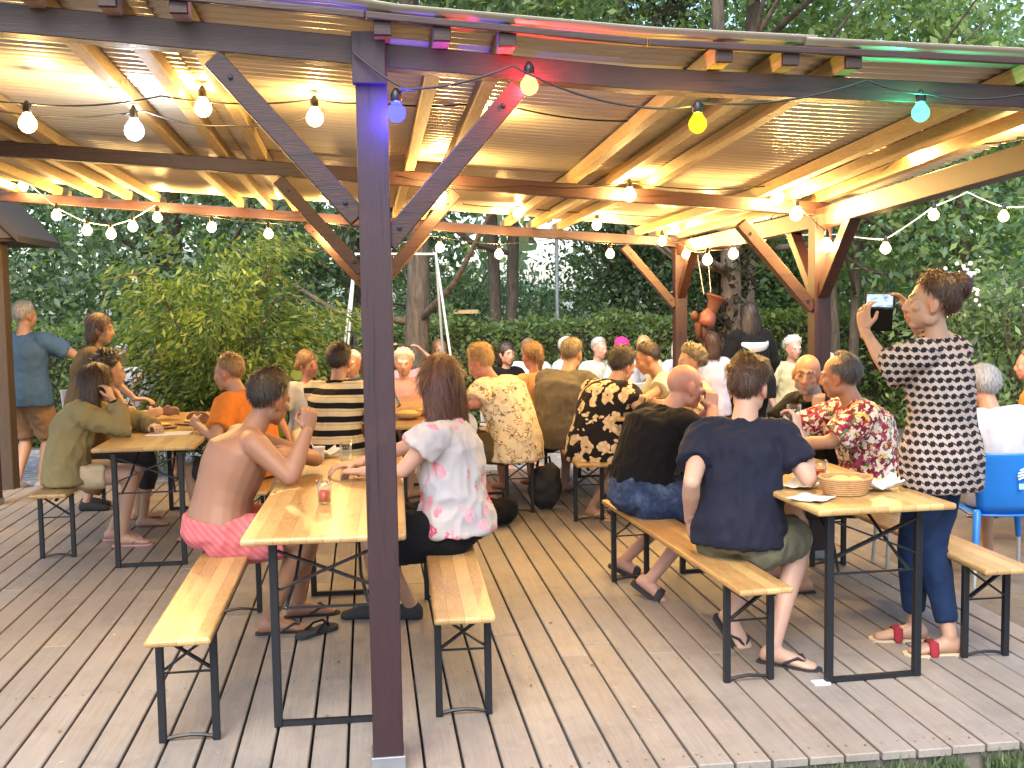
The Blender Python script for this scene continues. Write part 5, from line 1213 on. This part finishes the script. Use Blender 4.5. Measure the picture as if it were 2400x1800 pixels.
# bald man facing
P('bald man with grey beard in black resting chin on hand, facing the camera', (3.0, 6.78, .585), -112, lean=16, hunch=8, head=(-152, 8, -7), h=1.74, girth=1.05, skin='tan',
  arms={'L': dict(e=(2.78, 6.42, .88), w=(2.83, 6.56, 1.01), d=(.15, .15, 1), n=(.4, .8, .3), curl=.8), 'R': dict(e=(2.62, 6.85, .88), w=(2.48, 6.66, .88), n=(0, 0, -1))}, legs={'L': dict(a=(2.6, 6.55, .085), t=(-1, 0, 0)), 'R': dict(a=(2.6, 6.8, .085), t=(-1, 0, 0))},
  brow='dark', beard='grey', hairc='grey', wear=[('w_shirt', 'black', .06, .8, .018, .01, .01, .010, 'shirt', 'black'), ('w_legs', 'char', 1.2)], vox=N, group=GS)
# girl in olive
P('girl in an olive sweatshirt and cream shorts resting her cheek on her hand, left table', (-2.14, 8.02, .575), 82, lean=16, hunch=12, head=(72, 12, 8), h=1.68, girth=1.02, female=True, skin='fair',
  arms={'R': dict(e=(-1.70, 7.94, .87), w=(-1.80, 7.97, 1.08), d=(-.35, .1, 1), n=(-1, .3, 0), curl=.5), 'L': dict(e=(-1.66, 8.3, .87), w=(-1.55, 8.10, .87), n=(0, 0, -1))},
  legs={'R': dict(a=(-1.80, 8.10, .085), k=(-1.70, 7.98, .53), t=(1, .0, 0)), 'L': dict(a=(-1.92, 8.32, .085), k=(-1.70, 8.2, .53), t=(1, .1, 0))},
  hair=dict(kind='long', th=.024, down=.20, w=.95), hairc='brown', wear=[('w_shirt', 'olive', .06, 1.9, .030, .012, .01, .016, 'sweatshirt'), ('w_legs', 'cream', .60, .010, .004, 'shorts', .03), ('w_flipflops', 'rose', 'rose'), ('w_ring', 'hair_tie', 'black', 'R', .92, .031, .007)], vox=N, group=GS)
P('person with dark curly hair in brown beside the girl in olive', (-2.18, 8.78, .575), 72, lean=14, hunch=6, head=(70, 4, 0), h=1.70, female=True, skin='mid', hair=dict(kind='curly', th=.048, wav=.5), hairc='dark', arms={'R': dict(w=(-1.70, 8.7, .88)), 'L': dict(w=(-1.65, 9.0, .88))}, wear=[('w_shirt', 'brown', .06, .8), ('w_legs', 'char', 1.5)], vox=.013, group=GS)
P('standing woman in brown reaching out over the back left table', (-2.40, 9.62, .90), 80, lean=12, hunch=4, head=(96, 6, 0), h=1.66, female=True, seat=False, skin='mid', hair=dict(kind='bob', th=.022, down=.12), hairc='brown', arms={'R': dict(w=(-1.90, 9.35, .93), d=(1, -.1, 0), n=(0, 0, -1)), 'L': dict(w=(-2.1, 9.8, .85))}, wear=[('w_shirt', 'umber', .10, .75, .024, .02), ('w_legs', 'brown', 1.8, .03, .03), ('w_shoes', 'char')], vox=.012, group='standing guests')
P('grey haired man in a blue T-shirt and tan shorts standing by the wooden hut', (-3.44, 11.5, .88), 12, lean=2, head=(40, 4, 0), h=1.92, girth=1.14, seat=False, ground=GZ, skin='mid', hair=dict(kind='crop', th=.018), hairc='grey', arms={'R': dict(w=(-3.18, 11.75, 1.36), hint=(1, -.3, -.6), n=(-1, 0, 0))}, wear=[('w_shirt', 'blue', .12, .7, .026, .02), ('w_legs', 'tan', .95, .026, .02, 'shorts', .04), ('w_shoes', 'white')], vox=.013, group='standing guests')
P('person in an orange T-shirt seated behind the shirtless man', (-.82, 8.08, .58), -62, lean=16, hunch=8, head=(-70, 6, 0), h=1.76, girth=1.12, skin='tan', hair=dict(kind='crop', th=.018), hairc='light', arms={'L': dict(w=(-1.22, 7.98, .88)), 'R': dict(w=(-1.2, 8.35, .88))}, wear=[('w_shirt', 'orange', .06, .7, .024, .02), ('w_legs', 'char', .9)], vox=.012, group=GS)
P('man in a black and cream striped polo shirt seen from behind', (-.27, 8.62, .58), 22, lean=8, hunch=5, twist=6, head=(30, 4, 0), h=1.78, girth=1.14, skin='tan', hair=dict(kind='crop', th=.020), hairc='dark', arms={'R': dict(w=(.20, 8.80, .90)), 'L': dict(w=(-.1, 9.05, .70))}, wear=[('w_shirt', 'stripe', .09, .85, .026, .02, .014, .008, 'polo_shirt', 'black'), ('w_legs', 'char', .9)], vox=.011, group=GS)
P('red faced person in white left of the striped polo man', (-.58, 10.2, .52), 150, lean=4, head=(140, 8, 14), h=1.64, skin='red', hair=dict(kind='bob', th=.016, down=.06), hairc='light', female=True, wear=[('w_shirt', 'white', .06, .7), ('w_legs', 'cream', .9)], vox=.014, group=GS)
P('person with dark brown hair half hidden by the purple post', (-.02, 9.35, .58), 40, lean=10, head=(50, 6, 0), h=1.68, female=True, skin='fair', hair=dict(kind='long', th=.022, down=.16), hairc='auburn', wear=[('w_shirt', 'blue', .06, .7), ('w_legs', 'char', .9)], vox=.014, group=GS)
P('heavy blond man in a cream wave print shirt bending over the middle back table', (1.16, 8.66, .585), -58, lean=20, hunch=14, twist=8, head=(-58, 26, 4), h=1.80, girth=1.22, skin='red', hair=dict(kind='fade', th=.028, wav=.6), hairc='blond', arms={'L': dict(e=(.84, 8.52, .92), w=(.66, 8.68, .88), n=(0, 0, -1)), 'R': dict(e=(.85, 9.05, .92), w=(.65, 8.95, .88))}, legs={'L': dict(a=(1.00, 8.62, .085), k=(.75, 8.58, .55), t=(-.8, -.6, 0)), 'R': dict(a=(.80, 9.0, .085), t=(-1, 0, 0))}, wear=[('w_shirt', 'wave', .11, .80, .030, .03, .024, .012), ('w_legs', 'umber', .9, .024, .02, 'shorts', .04), ('w_shoes', 'cream')], vox=.011, group=GS)
P('woman with light ponytail in a peach top next to the wave print man', (1.52, 9.55, .575), -30, lean=10, head=(-24, 8, 0), h=1.66, female=True, girth=1.1, skin='red', hair=dict(kind='pony', th=.018), hairc='light', wear=[('w_shirt', 'peach', .06, .4, .02, .01), ('w_legs', 'char', .9)], vox=.013, group=GS)
P('broad man in a grey olive T-shirt with ash hair, back turned', (1.62, 9.12, .585), 42, lean=14, hunch=10, head=(34, 12, 0), h=1.78, girth=1.28, skin='mid', hair=dict(kind='crop', th=.018), hairc='ash', arms={'R': dict(w=(2.0, 9.2, .88)), 'L': dict(w=(1.95, 9.4, .88))}, wear=[('w_shirt', 'grey', .09, .7, .028, .02), ('w_legs', 'char', .9)], vox=.012, group=GS)
P('dark haired person in a black shirt with large cream flowers', (1.76, 8.36, .585), 50, lean=24, hunch=12, twist=6, side=5, head=(62, 16, 6), h=1.76, girth=1.12, skin='mid', hair=dict(kind='crop', th=.030, wav=.4), hairc='dark', arms={'R': dict(e=(2.06, 8.18, .90), w=(2.15, 8.38, .88), n=(0, 0, -1)), 'L': dict(e=(2.0, 8.75, .9), w=(2.15, 8.6, .88))}, legs={'R': dict(a=(1.74, 8.40, .085), k=(2.05, 8.38, .55), t=(.6, -.7, 0)), 'L': dict(a=(1.84, 8.7, .085), t=(1, 0, 0))}, wear=[('w_shirt', 'fdark', .11, .85, .026, .02, .02, .010), ('w_legs', 'char', 1.2), ('w_flipflops', 'yellowish', 'cream')], vox=.011, group=GS)
P('person in a pale green T-shirt stretching a bare arm across the back table', (2.70, 9.20, .58), -86, lean=24, hunch=6, head=(-80, 20, 0), h=1.74, girth=1.1, skin='tan', hair=dict(kind='crop', th=.02), hairc='dark', arms={'L': dict(e=(2.40, 8.92, .93), w=(2.24, 8.78, .88)), 'R': dict(w=(2.3, 9.4, .88))}, wear=[('w_shirt', 'pale', .06, .7, .026, .02), ('w_legs', 'char', .9)], vox=.013, group=GS)
P('person with curly ash blond hair behind the bald man in black', (2.66, 8.36, .575), -80, lean=10, head=(-95, 6, 0), h=1.64, skin='mid', female=True, hair=dict(kind='curly', th=.030, wav=.7), hairc='ash', arms={'L': dict(w=(2.3, 8.2, .88)), 'R': dict(w=(2.3, 8.5, .88))}, wear=[('w_shirt', 'yellowish', .06, .7), ('w_legs', 'char', .9)], vox=.013, group=GS)
P('white haired man in a white T-shirt on the blue chair', (4.08, 6.50, .46), -6, lean=14, hunch=8, side=-2, head=(-20, 10, 0), h=1.76, girth=1.16, ground=GZ, skin='tan', hair=dict(kind='crop', th=.016), hairc='grey', arms={'L': dict(w=(3.72, 6.86, .62)), 'R': dict(w=(4.1, 6.95, .62))}, wear=[('w_shirt', 'white', .07, .75, .026, .02), ('w_legs', 'cream', .9, .022, .02, 'shorts')], vox=.011, group=GS)
# standing farther back
P('woman in black with long black hair and white hood lining by the lit ivy trunk', (4.0, 11.0, .86), -12, lean=2, head=(-14, 6, 0), h=1.66, female=True, girth=1.12, seat=False, ground=GZ, skin='mid', hair=dict(kind='long', th=.024, down=.22, w=1.15), hairc='dark', wear=[('w_shirt', 'black', .18, 1.9, .034, .04), ('w_legs', 'black', 1.9, .02, .01), ('w_shoes', 'black')], vox=.013, group='standing guests')
ps = bpy.data.objects[SC.objects[-1].name]
P('girl with long brown hair in a pale lilac top standing by the ivy trunk', (3.42, 10.5, .66), -10, lean=2, head=(-20, 4, 0), h=1.50, female=True, seat=False, ground=GZ, skin='fair', hair=dict(kind='long', th=.020, down=.17, w=.85), hairc='brown', wear=[('w_shirt', 'lilac', .10, .6, .02, .015), ('w_legs', 'white', .8, .016, .01, 'shorts'), ('w_shoes', 'white')], vox=.013, group='standing guests')
CROWD = 'guests at the tables beyond the deck'
def far(label, x, y, yaw, wear, hairc, hair='crop', skin=None, h=1.68, female=False, seat=True, **kw):
    skin = skin or ('mid', 'tan', 'red', 'pinkish')[int(abs(x)*10) % 4]
    P(label, (x, y, .46 if seat else .80), yaw, lean=kw.pop('lean', 8), head=(yaw+kw.pop('hy', 0), 4, 0), h=h, female=female, seat=seat, ground=GZ, skin=skin, hair=dict(kind=hair, th=kw.pop('th', .018), down=.15), hairc=hairc, wear=[('w_shirt', wear, .06, .7, .024, .01), ('w_legs', kw.pop('legs', 'char'), .95)], vox=.0138, group=CROWD, hhand=False, **kw)
far('white blond person in pale yellow behind the bald man facing the camera', 4.78, 11.9, 170, 'yellowish', 'white', 'curly', th=.03)
far('grey haired man seen just above the balding flower shirt man', 3.98, 8.9, -60, 'white', 'grey', skin='tan')
far('guest in a bright pink headscarf behind the far orange post', 3.05, 12.6, -30, 'white', 'dark')
far('grey haired guest in pale green left of the pink headscarf', 2.72, 12.9, 150, 'pale', 'grey'); far('pale haired guest farthest left of the pink headscarf group', 2.35, 13.2, 120, 'lilac', 'white'); far('fair guest between pink headscarf and far orange post', 3.40, 13.1, 200, 'cream', 'blond', female=True, hair='bob')
far('guest in rose waving both arms right of the purple post', .40, 12.4, 175, 'rose', 'brown', female=True, hair='long', arms={'L': dict(w=(.62, 12.25, 1.16), hint=(1, 0, -.6)), 'R': dict(w=(.20, 12.25, 1.18), hint=(-1, 0, -.6))}, seat=True, h=1.62)
far('blond guest in a rose top between the purple post and the auburn haired woman', .36, 10.9, 185, 'rose', 'white', 'curly', th=.03, female=True)
far('white haired guest in white left of the purple post', -.12, 11.0, 200, 'white', 'white')
far('dark haired guest beyond the wave print man', 1.52, 12.2, 160, 'black', 'dark', 'bob', female=True)
far('guest in rose on the far left lawn behind the blue T-shirt man', -3.35, 13.6, 120, 'rose', 'white'); far('guest in white right of the far left rose guest', -2.95, 13.9, 200, 'white', 'grey')
far('dark haired guest in a rose top behind the standing woman in brown', -2.45, 12.9, 150, 'rose', 'dark', female=True, hair='bob'); far('guest in pale blue white clothes left of the feathery shrub', -2.15, 12.2, 190, 'white', 'light')
far('red haired person in orange cut off by the right edge', 5.50, 8.25, -60, 'orange', 'light', skin='red', h=1.72)
far('guest in cream between the shrub and the striped polo man, far off', -.95, 13.4, 190, 'cream', 'grey'); far('guest in pale green far behind the auburn haired woman', .85, 13.3, 170, 'pale', 'light', female=True, hair='bob')
far('guest in white far behind the grey olive T-shirt man', 1.95, 13.0, 200, 'white', 'ash'); far('pale haired guest in lilac right of the pink headscarf, partly behind the post', 3.75, 12.9, 160, 'lilac', 'white', female=True, hair='bob')
far('guest in pale yellow at the lawn edge left of the right orange post', 4.45, 12.6, 180, 'yellowish', 'blond', female=True, hair='curly')
# pink headscarf, white collar
o = [q for q in bpy.data.objects if q.get('label', '').startswith('guest in a bright pink')][0]
pk = [q for q in o.children if q.name.startswith('hair')][0]; pk.name = 'headscarf'; pk.data.materials.clear(); pk.data.materials.append(CL['magenta']); pk['label'] = 'bright pink headscarf'
o = [q for q in bpy.data.objects if q.get('label', '').startswith('woman in black with long')][0]
mb = MB(); mb.tube([(.175*math.sin(a), -.125*math.cos(a)-.02, 1.39-.075*math.cos(a)) for a in [-1.4+2.8*i/14 for i in range(15)]], [.012+.055*math.sin(PI*i/14) for i in range(15)], 10, up=(0, 0, 1), flat=.5); mb.build('hood_lining', CL['white'], o, True)
gc = None
for q in [q for q in bpy.data.objects if q.get('group') == CROWD]:
    if gc is None:
        gc = empty('garden_chair', (0, 0, 0), 'plain pale garden chair under a guest beyond the deck', 'chair', 'garden chairs beyond the deck')
        mb = MB(); mb.box((0, 0, .435), (.42, .42, .03)); mb.build('seat', M['plas'], gc, False, .008)
        mb = MB(); mb.box((0, -.21, .66), (.40, .025, .40), Matrix.Rotation(.12, 3, 'X')); mb.build('backrest', M['plas'], gc, False, .008)
        for x, y in ((-.18, -.18), (.18, -.18), (-.18, .18), (.18, .18)): mb = MB(); mb.tube([(x, y, 0), (x*.95, y*.95, .42)], .014, 6); mb.build('leg', M['swingm'], gc, True)
        c_ = gc
    else: c_ = copy_tree(gc)
    c_.location = (q.location.x, q.location.y-.0, GZ); c_.rotation_euler = (0, 0, -q['yaw']); del q['yaw']
# glass in the navy man's hand
glass((2.108, 5.175, 1.065), 'clear drinking glass held up by the man in navy', None, .14)
# phone in the woman's hands
t = empty('phone', (2.60, 5.27, 1.665), 'phone with a lit screen and black flip case held up by the standing woman', 'phone', None, math.radians(-24))
t.scale = (.9, .9, .9); t.rotation_euler = (math.radians(4), math.radians(2), math.radians(-24))
mb = MB(); mb.box((0, 0, .055), (.165, .010, .088)); mb.build('body', M['iron'], t, False, .004)
mb = MB(); mb.box((0.0, .004, -.055), (.150, .006, .130), Matrix.Rotation(.10, 3, 'X')); mb.build('flip_case', CL['black'], t, False, .003)
g = G('lit_screen'); o_ = g.obj((1, 1, 1)); c = g.ramp(g.noise(g.obj((14, 1, 38)), 1.6, 3), [(.35, (.10, .32, .50)), (.48, (.70, .85, .95)), (.7, (.95, .97, 1))]); g.P(col=(0, 0, 0), ecol=c, estr=.30, rough=.2)
mb = MB(); mb.box((0, -.0056, .056), (.142, .0015, .072)); mb.build('screen', g.m, t)
